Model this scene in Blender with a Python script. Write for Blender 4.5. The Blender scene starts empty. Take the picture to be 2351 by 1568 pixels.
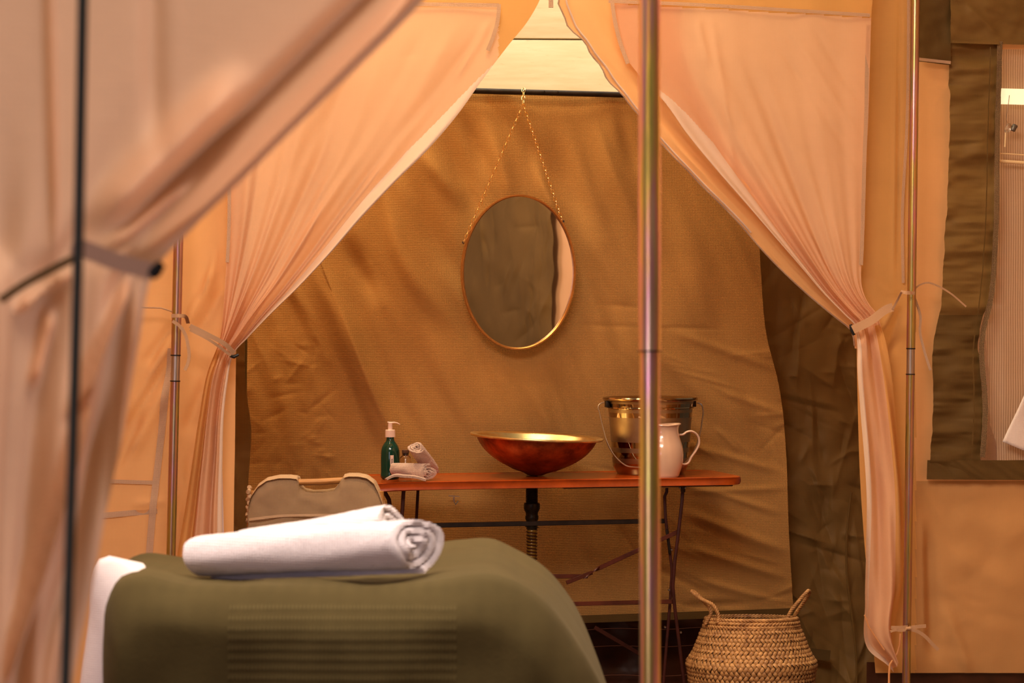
import bpy, bmesh, math, random
import numpy as np
from mathutils import Vector, Matrix

random.seed(7)
rng = np.random.default_rng(11)
sc = bpy.context.scene
COL = sc.collection
PI = math.pi

# ------------------------------------------------------------ camera, world, lights
CX, CY, F, H, K = 1175.5, 784.0, 4571.4, 1.15, 0.2126
TH = math.atan(K)
cam = bpy.data.cameras.new('camera'); camo = bpy.data.objects.new('camera', cam); COL.objects.link(camo)
camo.location = (0, 0, H); camo.rotation_euler = (PI/2, 0, 0)
cam.lens = 70.0; cam.sensor_width = 36.0; cam.clip_start = 0.05; cam.clip_end = 100
cam.dof.use_dof = True; cam.dof.focus_distance = 5.85; cam.dof.aperture_fstop = 9.0
sc.camera = camo
sc.view_settings.view_transform = 'Standard'; sc.view_settings.look = 'None'
sc.view_settings.gamma = 1.0; sc.view_settings.use_curve_mapping = False
sc.view_settings.exposure = 0.0
sc.cycles.use_denoising = True
sc.cycles.max_bounces = 8

w = bpy.data.worlds.new('world'); sc.world = w; w.use_nodes = True
nt = w.node_tree; bg = nt.nodes['Background']
tc = nt.nodes.new('ShaderNodeTexCoord'); sp = nt.nodes.new('ShaderNodeSeparateXYZ')
cr = nt.nodes.new('ShaderNodeValToRGB')
nt.links.new(tc.outputs['Generated'], sp.inputs[0]); nt.links.new(sp.outputs[2], cr.inputs[0])
cr.color_ramp.elements[0].position = 0.0; cr.color_ramp.elements[0].color = (0.30, 0.21, 0.14, 1)
cr.color_ramp.elements[1].position = 0.35; cr.color_ramp.elements[1].color = (0.85, 0.62, 0.42, 1)
nt.links.new(cr.outputs[0], bg.inputs[0]); bg.inputs[1].default_value = 0.27

def area(name, loc, target, size, power, color, sy=None):
    l = bpy.data.lights.new(name, 'AREA'); l.energy = power; l.color = color
    l.size = size
    if sy: l.shape = 'RECTANGLE'; l.size_y = sy
    o = bpy.data.objects.new(name, l); COL.objects.link(o); o.location = loc
    d = Vector(target) - Vector(loc); o.rotation_euler = d.to_track_quat('-Z', 'Y').to_euler()
    return o
LIGHTS = [
    ('overhead_fill_front', (-0.3, 2.15, 2.7), (-0.15, 2.5, 0.8), 1.4, 92, (1.0, .83, .74), 1.0),  # added lamp over the bed, standing in for daylight through an unbuilt roof
    ('camera_side_fill', (-1.2, -0.9, 1.1), (-.1, 3.0, 1.0), 1.0, 18, (.86, .74, 1.0), 1.3),  # added unseen lamp behind the camera: pole streak and lilac fill
    ('overhead_fill_middle', (-.25, 4.35, 3.15), (0.25, 5.3, 1.3), 1.3, 44, (1.0, .72, .42), .5),  # added unseen overhead lamp, brightens the door curtains
    ('overhead_fill_back', (-1.0, 5.62, 2.75), (0.3, 6.2, 1.0), .35, 23, (1.0, .70, .38), .3),  # added unseen lamp raking the back canvas to bring out its folds
    ('overhead_fill_bowl', (0.08, 5.72, 3.1), (0.08, 5.72, 1.0), .9, 13, (1.0, .80, .50), .55),  # added unseen lamp overhead for the bright reflection inside the bowl
    ('side_wall_fill', (.45, 3.7, 2.2), (1.66, 3.0, 1.1), .4, 38, (1.0, .78, .55), .6),  # added unseen lamp, brightens the side wall that the mirror reflects
    ('pine_wall_fill', (0.6, 6.9, 4.0), (0.2, 8.6, 2.3), 3.0, 92, (1.0, .82, .66), .8),  # added unseen lamp, brightens the pine boards above the rod
]
for a in LIGHTS: area(*a)

# ------------------------------------------------------------ helpers
def P(px, py, Y): return Vector(((px-CX)/F*Y, Y, H-(py-CY)/F*Y))
def Q(px, py, Y0, dy=0.0):
    Y = Y0/(1-K*(px-CX)/F) + dy
    return P(px, py, Y)
def Qa(PX, PY, Y0, D=0.0):
    Y = Y0/(1-K*(PX-CX)/F)
    return np.stack([(PX-CX)/F*Y, Y - D, H-(PY-CY)/F*Y], -1)

class MB:
    def __init__(s): s.v = []; s.f = []; s.m = []
    def add(s, vs, fs, mi=0):
        n = len(s.v); s.v += [tuple(v) for v in vs]
        s.f += [tuple(i+n for i in f) for f in fs]; s.m += [mi]*len(fs); return s
    def box(s, c, size, rot=None, mi=0, top=1.0):
        R = rot or Matrix.Identity(3); vs = []
        for z in (-.5, .5):
            k = top if z > 0 else 1
            for x, y in ((-.5,-.5),(.5,-.5),(.5,.5),(-.5,.5)):
                vs.append(Vector(c) + R @ Vector((x*size[0]*k, y*size[1]*k, z*size[2])))
        return s.add(vs, [(3,2,1,0),(4,5,6,7),(0,1,5,4),(1,2,6,5),(2,3,7,6),(3,0,4,7)], mi)
    def rbox(s, c, size, b=.004, rot=None, mi=0, seg=2):
        bm = bmesh.new(); bmesh.ops.create_cube(bm, size=1)
        for v in bm.verts: v.co = Vector((v.co.x*size[0], v.co.y*size[1], v.co.z*size[2]))
        bmesh.ops.bevel(bm, geom=list(bm.edges), offset=b, segments=seg, profile=.5, affect='EDGES')
        R = rot or Matrix.Identity(3); bm.verts.index_update()
        s.add([Vector(c)+R@v.co for v in bm.verts], [[v.index for v in f.verts] for f in bm.faces], mi)
        bm.free(); return s
    def tube(s, pts, r, n=10, mi=0, caps=True, closed=False, flat=None):
        pts = [Vector(p) for p in pts]; N = len(pts)
        rs = r if isinstance(r, (list, tuple)) else [r]*N
        up = None; vs = []
        for i, p in enumerate(pts):
            if closed: t = pts[(i+1) % N]-pts[i-1]
            else: t = pts[min(i+1, N-1)]-pts[max(i-1, 0)]
            t = t.normalized() if t.length > 1e-9 else Vector((0,0,1))
            if up is None:
                up = Vector((0,1,0)) if abs(t.y) < .9 else Vector((1,0,0))
            up = (up - t*up.dot(t)).normalized(); sd = t.cross(up)
            for k in range(n):
                a = 2*PI*k/n
                if flat: vs.append(p + up*math.cos(a)*rs[i]*flat[1] + sd*math.sin(a)*rs[i]*flat[0])
                else: vs.append(p + (up*math.cos(a)+sd*math.sin(a))*rs[i])
        fs = []
        for i in range(N if closed else N-1):
            j = (i+1) % N
            for k in range(n):
                fs.append((i*n+k, i*n+(k+1) % n, j*n+(k+1) % n, j*n+k))
        if caps and not closed:
            fs.append(tuple(range(n))[::-1]); fs.append(tuple((N-1)*n+k for k in range(n)))
        return s.add(vs, fs, mi)
    def lathe(s, prof, n=48, c=(0,0,0), mi=0, rot=None, caps=(1, 1)):
        R = rot or Matrix.Identity(3); vs = []
        for r, z in prof:
            for k in range(n):
                a = 2*PI*k/n; vs.append(Vector(c)+R@Vector((r*math.cos(a), r*math.sin(a), z)))
        fs = []
        for i in range(len(prof)-1):
            for k in range(n):
                fs.append((i*n+k, i*n+(k+1) % n, (i+1)*n+(k+1) % n, (i+1)*n+k))
        if caps[0] and prof[0][0] > 1e-6: fs.append(tuple(range(n))[::-1])
        if caps[1] and prof[-1][0] > 1e-6: fs.append(tuple((len(prof)-1)*n+k for k in range(n)))
        return s.add(vs, fs, mi)

def mesh_obj(name, verts, faces, mats, parent=None, fm=None, smooth=True, sharp=None):
    """verts are in world space; with a parent they are brought into its frame"""
    vs = np.asarray(verts, dtype=float)
    if parent is not None:
        M = np.array((parent['_mi'] if False else INV[parent.name])); vs = vs @ M[:3,:3].T + M[:3,3]
    me = bpy.data.meshes.new(name); me.from_pydata(vs.tolist(), [], [list(map(int, f)) for f in faces])
    for m in (mats if isinstance(mats, (list, tuple)) else [mats]): me.materials.append(m)
    if fm is not None: me.polygons.foreach_set('material_index', list(fm))
    if smooth: me.polygons.foreach_set('use_smooth', [True]*len(me.polygons))
    if sharp: me.set_sharp_from_angle(angle=math.radians(sharp))
    me.update()
    o = bpy.data.objects.new(name, me); COL.objects.link(o)
    if parent is not None: o.parent = parent; INV[o.name] = INV[parent.name]
    else: INV[o.name] = Matrix.Identity(4)
    return o
INV = {}
def build(name, mb, mats, parent=None, smooth=True, sharp=40):
    return mesh_obj(name, mb.v, mb.f, mats, parent, mb.m, smooth, sharp)
def thing(name, label, cat, loc, rz=0.0, group=None):
    o = bpy.data.objects.new(name, None); COL.objects.link(o); o.location = loc; o.rotation_euler = (0,0,rz)
    o.empty_display_size = .05
    INV[o.name] = (Matrix.Translation(loc) @ Matrix.Rotation(rz, 4, 'Z')).inverted()
    return tag(o, label, cat, group)
def tag(o, label=None, cat=None, group=None, kind=None):
    if label: o['label'] = label
    if cat: o['category'] = cat
    if group: o['group'] = group
    if kind: o['kind'] = kind
    return o
def gridfaces(nr, nc, mask=None):
    i, j = np.meshgrid(np.arange(nr-1), np.arange(nc-1), indexing='ij')
    a = (i*nc+j); f = np.stack([a, a+1, a+nc+1, a+nc], -1)
    if mask is not None: f = f[mask]
    return f.reshape(-1, 4)

# --- numpy noise
def vnoise(x, y, seed=0):
    r = np.random.default_rng(seed).random((256, 256))*2-1
    xi = np.floor(x).astype(int); yi = np.floor(y).astype(int); fx = x-xi; fy = y-yi
    fx = fx*fx*(3-2*fx); fy = fy*fy*(3-2*fy)
    g = lambda a, b: r[a & 255, b & 255]
    return (g(xi,yi)*(1-fx)+g(xi+1,yi)*fx)*(1-fy)+(g(xi,yi+1)*(1-fx)+g(xi+1,yi+1)*fx)*fy
def fbm(x, y, seed=0, o=3):
    s = 0; a = 1
    for k in range(o): s = s+a*vnoise(x*2**k, y*2**k, seed+k); a *= .5
    return s
def crease(PX, PY, x0, y0, x1, y1, wd, amp, sharp=False, fade=.3):
    dx, dy = x1-x0, y1-y0; L = math.hypot(dx, dy); ux, uy = dx/L, dy/L
    t = ((PX-x0)*ux+(PY-y0)*uy)/L; d = (PX-x0)*(-uy)+(PY-y0)*ux
    wn = np.clip(np.minimum((t+.05)/fade, (1.05-t)/fade), 0, 1); wn = wn*wn*(3-2*wn)
    pr = np.exp(-np.abs(d)/wd) if sharp else np.exp(-(d/wd)**2)
    return amp*wn*pr
def rand_creases(PX, PY, n, box, Lr, wr, ar, ang, spread, seed, sharp=True):
    g = np.random.default_rng(seed); D = np.zeros_like(PX)
    for _ in range(n):
        cx, cy = g.uniform(box[0], box[2]), g.uniform(box[1], box[3])
        a = math.radians(ang + g.normal()*spread); L = g.uniform(*Lr)/2
        D += crease(PX, PY, cx-math.cos(a)*L, cy-math.sin(a)*L, cx+math.cos(a)*L, cy+math.sin(a)*L,
                    g.uniform(*wr), g.uniform(*ar)*g.choice([-1, 1]), sharp, .5)
    return D
def resamp(pts, n, smooth=True):
    p = np.array(pts, float); d = np.r_[0, np.cumsum(np.hypot(*np.diff(p[:, :2], axis=0).T))]
    t = np.linspace(0, d[-1], n)
    if not smooth: return np.stack([np.interp(t, d, p[:, k]) for k in range(p.shape[1])], -1)
    # cubic hermite (monotone-ish catmull-rom)
    m = np.gradient(p, d, axis=0) if len(p) > 2 else np.repeat((p[1:]-p[:1])/d[-1], 2, 0)
    i = np.clip(np.searchsorted(d, t, 'right')-1, 0, len(p)-2); h = (d[i+1]-d[i])[:, None]; u = ((t-d[i])[:, None])/h
    return (2*u**3-3*u**2+1)*p[i]+(u**3-2*u**2+u)*h*m[i]+(-2*u**3+3*u**2)*p[i+1]+(u**3-u**2)*h*m[i+1]

# ------------------------------------------------------------ materials
def newmat(name):
    m = bpy.data.materials.new(name); m.use_nodes = True; return m, m.node_tree, m.node_tree.nodes['Principled BSDF']
def N(nt, typ, **kw):
    n = nt.nodes.new(typ)
    for k, v in kw.items():
        if k in ('operation', 'blend_type', 'data_type', 'wave_type', 'bands_direction', 'feature', 'noise_dimensions'): setattr(n, k, v)
        else: n.inputs[k].default_value = v
    return n
def coords(nt, scale=(1,1,1)):
    tc = nt.nodes.new('ShaderNodeTexCoord'); mp = nt.nodes.new('ShaderNodeMapping'); mp.inputs['Scale'].default_value = scale
    nt.links.new(tc.outputs['Object'], mp.inputs[0]); return mp.outputs[0]
def mixc(nt, fac, a, b):
    n = nt.nodes.new('ShaderNodeMix'); n.data_type = 'RGBA'
    for s, v in ((0, fac), (6, a), (7, b)):
        if hasattr(v, 'links') or isinstance(v, bpy.types.NodeSocket): nt.links.new(v, n.inputs[s])
        else: n.inputs[s].default_value = v if s == 0 else (*v, 1)
    return n.outputs[2]
def noise(nt, vec, scale, detail=3, rough=.5):
    n = nt.nodes.new('ShaderNodeTexNoise'); n.inputs['Scale'].default_value = scale
    n.inputs['Detail'].default_value = detail; n.inputs['Roughness'].default_value = rough
    nt.links.new(vec, n.inputs['Vector']); return n.outputs[0]
def ramp(nt, fac, stops):
    r = nt.nodes.new('ShaderNodeValToRGB'); e = r.color_ramp.elements
    while len(e) < len(stops): e.new(.5)
    for k, (p, c) in enumerate(stops): e[k].position = p; e[k].color = (*c, 1) if len(c) == 3 else c
    nt.links.new(fac, r.inputs[0]); return r.outputs[0]
def math_(nt, op, a, b=None):
    n = nt.nodes.new('ShaderNodeMath'); n.operation = op
    for k, v in ((0, a), (1, b)):
        if v is None: continue
        if isinstance(v, bpy.types.NodeSocket): nt.links.new(v, n.inputs[k])
        else: n.inputs[k].default_value = v
    return n.outputs[0]
def bump(nt, h, strength, dist, prev=None):
    b = nt.nodes.new('ShaderNodeBump'); b.inputs['Strength'].default_value = strength; b.inputs['Distance'].default_value = dist
    nt.links.new(h, b.inputs['Height'])
    if prev is not None: nt.links.new(prev, b.inputs['Normal'])
    return b.outputs[0]
def weave(nt, vec, pitch):
    sx = nt.nodes.new('ShaderNodeSeparateXYZ'); nt.links.new(vec, sx.inputs[0])
    f = 2*PI/pitch
    a = math_(nt, 'SINE', math_(nt, 'MULTIPLY', sx.outputs[0], f)); b = math_(nt, 'SINE', math_(nt, 'MULTIPLY', sx.outputs[2], f))
    return math_(nt, 'ADD', a, b)
def srgb(r, g, b):
    return tuple(((c/255)/12.92 if c/255 <= .04045 else ((c/255+.055)/1.055)**2.4) for c in (r, g, b))

def cloth(name, col, trans=.35, pitch=.004, wv=.4, var=.12, tcol=None, rough=.85, fine=.3, weavecol=0.0, mottle=2.5, sheen=0.0):
    m, nt, bs = newmat(name); out = nt.nodes['Material Output']
    v = coords(nt); n1 = noise(nt, v, mottle, 4, .6)
    dark = tuple(c*(1-var*1.6) for c in col); lite = tuple(min(1, c*(1+var)) for c in col)
    c = mixc(nt, ramp(nt, n1, [(.3, (0,0,0)), (.7, (1,1,1))]), dark, lite)
    wn = weave(nt, v, pitch)
    if weavecol: c = mixc(nt, ramp(nt, math_(nt, 'MULTIPLY_ADD', wn, .25) , [(.2, (weavecol,)*3), (.75, (0,0,0))]), c, tuple(x*.45 for x in col))
    nt.links.new(c, bs.inputs['Base Color']); bs.inputs['Roughness'].default_value = rough
    bs.inputs['Specular IOR Level'].default_value = .15
    if sheen: bs.inputs['Sheen Weight'].default_value = sheen
    nb = bump(nt, wn, wv, pitch*.25); nb = bump(nt, noise(nt, v, 60, 3, .6), fine, .002, nb)
    nt.links.new(nb, bs.inputs['Normal'])
    if trans:
        tr = nt.nodes.new('ShaderNodeBsdfTranslucent'); mx = nt.nodes.new('ShaderNodeMixShader'); mx.inputs[0].default_value = trans
        if tcol: tr.inputs[0].default_value = (*tcol, 1)
        else: nt.links.new(c, tr.inputs[0])
        nt.links.new(nb, tr.inputs[1])
        nt.links.new(bs.outputs[0], mx.inputs[1]); nt.links.new(tr.outputs[0], mx.inputs[2]); nt.links.new(mx.outputs[0], out.inputs[0])
    return m
def plain(name, col, rough=.5, metal=0.0, nscale=0, nvar=.3, bmp=0, coat=0, spec=.5, stretch=(1,1,1), trans=0, ior=1.45):
    m, nt, bs = newmat(name); v = coords(nt, stretch)
    if nscale:
        n1 = noise(nt, v, nscale, 4, .6)
        c = mixc(nt, ramp(nt, n1, [(.35, (0,0,0)), (.65, (1,1,1))]), tuple(x*(1-nvar) for x in col), tuple(min(1, x*(1+nvar*.5)) for x in col))
        nt.links.new(c, bs.inputs['Base Color'])
        if bmp: nt.links.new(bump(nt, n1, bmp, .002), bs.inputs['Normal'])
    else: bs.inputs['Base Color'].default_value = (*col, 1)
    bs.inputs['Roughness'].default_value = rough; bs.inputs['Metallic'].default_value = metal
    bs.inputs['Specular IOR Level'].default_value = spec; bs.inputs['Coat Weight'].default_value = coat
    bs.inputs['Transmission Weight'].default_value = trans; bs.inputs['IOR'].default_value = ior
    return m

M = {}
M['peach'] = cloth('peach_curtain_cloth', (.80,.47,.27), .42, .003, .15, .05, fine=.12)
M['orange'] = cloth('orange_canvas', (.70,.36,.115), .35, .003, .15, .06, fine=.15)
M['orange_light'] = cloth('light_orange_canvas', (.86,.46,.19), .40, .003, .15, .06, fine=.15)
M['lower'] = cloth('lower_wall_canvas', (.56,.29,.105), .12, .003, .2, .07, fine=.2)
M['tape'] = cloth('grey_seam_tape', (.62,.41,.26), .3, .0025, .4, .08)
M['pale'] = cloth('pale_lining_cloth', (.78,.58,.43), .25, .003, .15, .05, fine=.12)
M['back'] = cloth('brown_woven_canvas', (.47,.245,.072), 0.0, .0052, .22, .10, weavecol=.28, rough=.8)
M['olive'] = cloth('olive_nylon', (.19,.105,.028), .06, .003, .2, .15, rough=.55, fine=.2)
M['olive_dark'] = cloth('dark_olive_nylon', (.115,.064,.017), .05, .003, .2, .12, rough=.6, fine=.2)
M['front'] = cloth('pinkish_tan_curtain_cloth', (.76,.50,.31), .27, .004, .1, .06)
M['olive_wall'] = cloth('brownish_olive_nylon', (.235,.135,.040), .05, .003, .2, .15, rough=.5, fine=.2)
M['binding'] = cloth('dark_mesh_binding', (.26,.165,.08), .1, .003, .8, .2)
M['blanket'] = None
M['terry'] = cloth('white_terry', (.86,.77,.76), 0, .0035, .8, .04, fine=1.0, sheen=.3)
M['sheet'] = cloth('white_sheet', (.85,.74,.70), .1, .003, .2, .03)
M['pinkterry'] = cloth('cream_terry_cloth', (.80,.56,.43), 0, .0022, 1.0, .08, fine=1.0, mottle=40, sheen=.2)
M['mesh'] = None
M['strap'] = cloth('tan_webbing', (.52,.30,.16), 0, .0015, .5, .1)
M['chaircloth'] = cloth('beige_chair_canvas', (.40,.265,.14), .1, .003, .3, .12, mottle=8)
M['chaircloth2'] = cloth('light_beige_chair_canvas', (.62,.42,.24), .1, .003, .3, .1, mottle=8)
M['black'] = plain('black_plastic', (.008,.007,.006), .5)
M['rod'] = plain('dark_painted_steel', (.020,.012,.008), .45, 0.3, 30, .5)
M['pine'] = None
M['redtable'] = plain('orange_red_enamel', (.42,.066,.006), .22, 0, 14, .25, coat=.1)
M['redsteel'] = plain('dark_red_steel', (.055,.010,.005), .45, .3, 20, .4)
M['redstrip'] = plain('brown_red_steel_strip', (.10,.022,.010), .45, .2, 20, .4)
M['steel'] = plain('steel_bolt', (.45,.40,.34), .3, 1)
M['wood'] = plain('honey_wood', (.52,.24,.06), .4, 0, 9, .25, stretch=(1,8,8))
M['groundsheet'] = plain('brown_groundsheet', (.050,.014,.005), .38, 0, 7, .5, bmp=.5)
M['piping'] = plain('orange_piping', (.14,.04,.012), .6)
M['floorwood'] = plain('brown_deck_boards', (.10,.04,.018), .5, 0, 8, .5, bmp=.3, stretch=(6,1,6))
M['darkpole'] = plain('dark_green_cord', (.030,.034,.022), .6)
M['blackmetal'] = plain('black_pipe', (.030,.022,.012), .38, .6, 60, .4, bmp=.2)
M['hosebrass'] = plain('amber_hose', (.22,.12,.015), .35, .3, 40, .3)
M['brassin'] = plain('brass_inside', (.98,.74,.34), .30, 1, 40, .15)
M['cream'] = plain('cream_enamel', (.78,.52,.35), .12, 0, 3, .05, coat=.6)
M['creampump'] = plain('cream_plastic', (.85,.60,.46), .35)
M['label'] = plain('paper_label', (.85,.62,.48), .6)
M['ink'] = plain('black_ink', (.02,.015,.01), .7)
M['brass'] = plain('brass_chain', (.90,.62,.25), .25, 1)
M['copperframe'] = plain('copper_frame', (.60,.27,.07), .35, .85, 40, .15)
M['mirror'] = plain('mirror_glass', (.90,.82,.70), .015, 1)
M['seagrass'] = None
M['cork'] = plain('cork', (.10,.04,.015), .8, 0, 60, .4)
M['foil'] = plain('silver_foil', (.9,.88,.85), .15, 1)
M['white'] = cloth('white_cloth', (.88,.75,.66), .2, .003, .3, .03)
m_, nt_, bs_ = newmat('daylight_glow_panel'); bs_.inputs['Base Color'].default_value = (.8,.7,.5,1); bs_.inputs['Emission Color'].default_value = (1,.80,.46,1); bs_.inputs['Emission Strength'].default_value = .9; M['glowpanel'] = m_  # emissive colour standing in for bright daylight at the mesh window
M['bulbmetal'] = plain('bulb_cap', (.12,.10,.08), .4, .6)
M['shelfwood'] = plain('pale_shelf_wood', (.85,.62,.32), .5)

def mk_pine():
    m, nt, bs = newmat('pale_pine_boards'); v = coords(nt, (1.0, 1.0, 9.0))
    n1 = noise(nt, v, 3.0, 6, .65); n2 = noise(nt, v, 14, 4, .7)
    c = mixc(nt, ramp(nt, n1, [(.3, (0,0,0)), (.7, (1,1,1))]), (.74,.57,.30), (.88,.72,.44))
    c = mixc(nt, ramp(nt, n2, [(.62, (0,0,0)), (.75, (.55,.55,.55))]), c, (.62,.36,.12))
    vo = N(nt, 'ShaderNodeTexVoronoi', Scale=2.1); nt.links.new(coords(nt, (1.0, 1.0, 3.4)), vo.inputs['Vector'])
    c = mixc(nt, ramp(nt, vo.outputs[0], [(.03, (.9,.9,.9)), (.075, (0,0,0))]), c, (.45,.20,.06))
    nt.links.new(c, bs.inputs['Base Color']); bs.inputs['Roughness'].default_value = .6; return m
M['pine'] = mk_pine()
def mk_blanket():
    m, nt, bs = newmat('olive_green_blanket'); v = coords(nt)
    sx = nt.nodes.new('ShaderNodeSeparateXYZ'); nt.links.new(v, sx.inputs[0])
    n1 = noise(nt, v, 5, 4, .6)
    c = mixc(nt, ramp(nt, n1, [(.3, (0,0,0)), (.7, (1,1,1))]), (.056,.040,.0125), (.074,.054,.018))
    # waffle band in the middle of the blanket
    band = math_(nt, 'MULTIPLY', math_(nt, 'GREATER_THAN', sx.outputs[0], -.35), math_(nt, 'LESS_THAN', sx.outputs[0], -.068))
    band = math_(nt, 'MULTIPLY', band, math_(nt, 'LESS_THAN', sx.outputs[2], .827))
    row = math_(nt, 'SINE', math_(nt, 'MULTIPLY', sx.outputs[2], 2*PI/.0122))
    col = math_(nt, 'SINE', math_(nt, 'MULTIPLY', sx.outputs[0], 2*PI/.0048))
    wf = math_(nt, 'MULTIPLY', math_(nt, 'ADD', math_(nt, 'MULTIPLY', row, 1.0), math_(nt, 'MULTIPLY', col, .7)), band)
    checks = math_(nt, 'ADD', math_(nt, 'SINE', math_(nt, 'MULTIPLY', sx.outputs[0], 2*PI/.022)), math_(nt, 'SINE', math_(nt, 'MULTIPLY', sx.outputs[2], 2*PI/.022)))
    c = mixc(nt, ramp(nt, math_(nt, 'MULTIPLY_ADD', checks, .25), [(.4, (0,0,0)), (1, (.3,.3,.3))]), c, (.05,.037,.012))
    c = mixc(nt, ramp(nt, wf, [(.6, (0,0,0)), (1, (.40,.40,.40))]), c, (.125,.095,.036))
    nt.links.new(c, bs.inputs['Base Color']); bs.inputs['Roughness'].default_value = .9; bs.inputs['Sheen Weight'].default_value = .06
    bs.inputs['Sheen Tint'].default_value = (.8,.7,.45,1); bs.inputs['Specular IOR Level'].default_value = .1
    nb = bump(nt, wf, .22, .0012); nb = bump(nt, noise(nt, v, 240, 2, .6), .35, .001, nb)
    nt.links.new(nb, bs.inputs['Normal']); return m
M['blanket'] = mk_blanket()
def mk_mesh():
    m, nt, bs = newmat('corded_window_mesh'); out = nt.nodes['Material Output']; v = coords(nt)
    sx = nt.nodes.new('ShaderNodeSeparateXYZ'); nt.links.new(v, sx.inputs[0])
    a = math_(nt, 'SINE', math_(nt, 'MULTIPLY', sx.outputs[0], 2*PI/.0068)); b = math_(nt, 'SINE', math_(nt, 'MULTIPLY', sx.outputs[2], 2*PI/.0030))
    s = math_(nt, 'ADD', a, math_(nt, 'MULTIPLY', b, .4))
    c = mixc(nt, ramp(nt, math_(nt, 'MULTIPLY_ADD', s, .35), [(.15, (0,0,0)), (.9, (1,1,1))]), (.55,.34,.19), (.95,.70,.46))
    nt.links.new(c, bs.inputs['Base Color']); bs.inputs['Roughness'].default_value = .9
    nt.links.new(bump(nt, s, .5, .001), bs.inputs['Normal'])
    tr = nt.nodes.new('ShaderNodeBsdfTranslucent'); nt.links.new(c, tr.inputs[0]); mx = nt.nodes.new('ShaderNodeMixShader'); mx.inputs[0].default_value = .4
    nt.links.new(bs.outputs[0], mx.inputs[1]); nt.links.new(tr.outputs[0], mx.inputs[2])
    tp = nt.nodes.new('ShaderNodeBsdfTransparent'); m2 = nt.nodes.new('ShaderNodeMixShader'); m2.inputs[0].default_value = .3
    nt.links.new(mx.outputs[0], m2.inputs[1]); nt.links.new(tp.outputs[0], m2.inputs[2]); nt.links.new(m2.outputs[0], out.inputs[0]); return m
M['mesh'] = mk_mesh()
def mk_pole(name, seed, k=1.0):
    m, nt, bs = newmat(name); v = coords(nt, (1, 1, .06)); mp = v.node; mp.inputs['Location'].default_value = (seed, seed*.7, 0)
    n1 = noise(nt, v, 70, 3, .6); v2 = coords(nt, (1,1,.5)); n2 = noise(nt, v2, 9, 3, .6)
    c = ramp(nt, n1, [(.30, (.30,.38,.08)), (.40, (.85,.75,.16)), (.48, (.98,.60,.22)), (.56, (.98,.42,.55)), (.64, (.90,.70,.40)), (.74, (.32,.42,.20))])
    c = mixc(nt, ramp(nt, n2, [(.35, (0,0,0)), (.65, (.6,.6,.6))]), c, (.50,.34,.17))
    c = mixc(nt, 1-k, c, (.10,.06,.03)); nt.links.new(c, bs.inputs['Base Color']); bs.inputs['Metallic'].default_value = .9; bs.inputs['Roughness'].default_value = .28
    nt.links.new(bump(nt, noise(nt, v, 160, 2, .5), .15, .001), bs.inputs['Normal']); return m
M['pole_a'] = mk_pole('iridescent_zinc_pole', 3.1); M['pole_b'] = mk_pole('iridescent_zinc_pole_far', 8.7, .5)
M['pole_grey'] = plain('bare_steel_sleeve', (.42,.33,.26), .35, .9, 60, .3, stretch=(1,1,.1))
def mk_copper():
    m, nt, bs = newmat('hammered_copper'); v = coords(nt)
    n1 = noise(nt, v, 16, 5, .65); n2 = noise(nt, v, 45, 3, .6)
    c = mixc(nt, ramp(nt, n1, [(.35, (0,0,0)), (.65, (1,1,1))]), (.13,.022,.006), (.48,.105,.022))
    nt.links.new(c, bs.inputs['Base Color']); bs.inputs['Metallic'].default_value = .75
    r = ramp(nt, n2, [(.3, (.30,)*3), (.7, (.5,)*3)]); nt.links.new(r, bs.inputs['Roughness'])
    nt.links.new(bump(nt, n1, .15, .004), bs.inputs['Normal']); return m
M['copper'] = mk_copper()
def mk_bucket():
    m, nt, bs = newmat('brushed_and_polished_steel'); v = coords(nt)
    sx = nt.nodes.new('ShaderNodeSeparateXYZ'); nt.links.new(v, sx.inputs[0])
    # polished bands between matt bands, set by height on the pail
    z = sx.outputs[2]
    r = ramp(nt, math_(nt, 'MULTIPLY', z, 1/.24), [(.0, (.16,)*3), (.14, (.38,)*3), (.20, (.07,)*3), (.27, (.40,)*3), (.33, (.07,)*3), (.40, (.42,)*3), (.70, (.06,)*3), (.76, (.40,)*3), (.80, (.06,)*3), (.87, (.35,)*3), (.91, (.12,)*3)])
    r.node.color_ramp.interpolation = 'CONSTANT'
    nt.links.new(r, bs.inputs['Roughness'])
    c = mixc(nt, noise(nt, v, 30, 4), (.30,.21,.12), (.50,.37,.23))
    nt.links.new(c, bs.inputs['Base Color']); bs.inputs['Metallic'].default_value = 1
    return m
M['bucket'] = mk_bucket()
def mk_seagrass():
    m, nt, bs = newmat('seagrass'); v = coords(nt)
    c = mixc(nt, ramp(nt, noise(nt, v, 55, 3, .6), [(.3, (0,0,0)), (.7, (1,1,1))]), (.24,.10,.028), (.62,.33,.115))
    nt.links.new(c, bs.inputs['Base Color']); bs.inputs['Roughness'].default_value = .55
    nt.links.new(bump(nt, noise(nt, v, 300, 2), .4, .001), bs.inputs['Normal']); return m
M['seagrass'] = mk_seagrass()
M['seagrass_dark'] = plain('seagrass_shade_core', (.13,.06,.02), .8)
M['greensoap'] = plain('green_soap_liquid', (.002,.055,.030), .12, 0, trans=.25, coat=.3)
def mk_glass(name, col, rough=.03):
    m, nt, bs = newmat(name); bs.inputs['Base Color'].default_value = (*col, 1); bs.inputs['Transmission Weight'].default_value = 1
    bs.inputs['Roughness'].default_value = rough; bs.inputs['IOR'].default_value = 1.45; return m
M['greenglass'] = mk_glass('green_glass', (.45,.62,.42)); M['clear'] = mk_glass('clear_glass', (.92,.88,.80))

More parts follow.
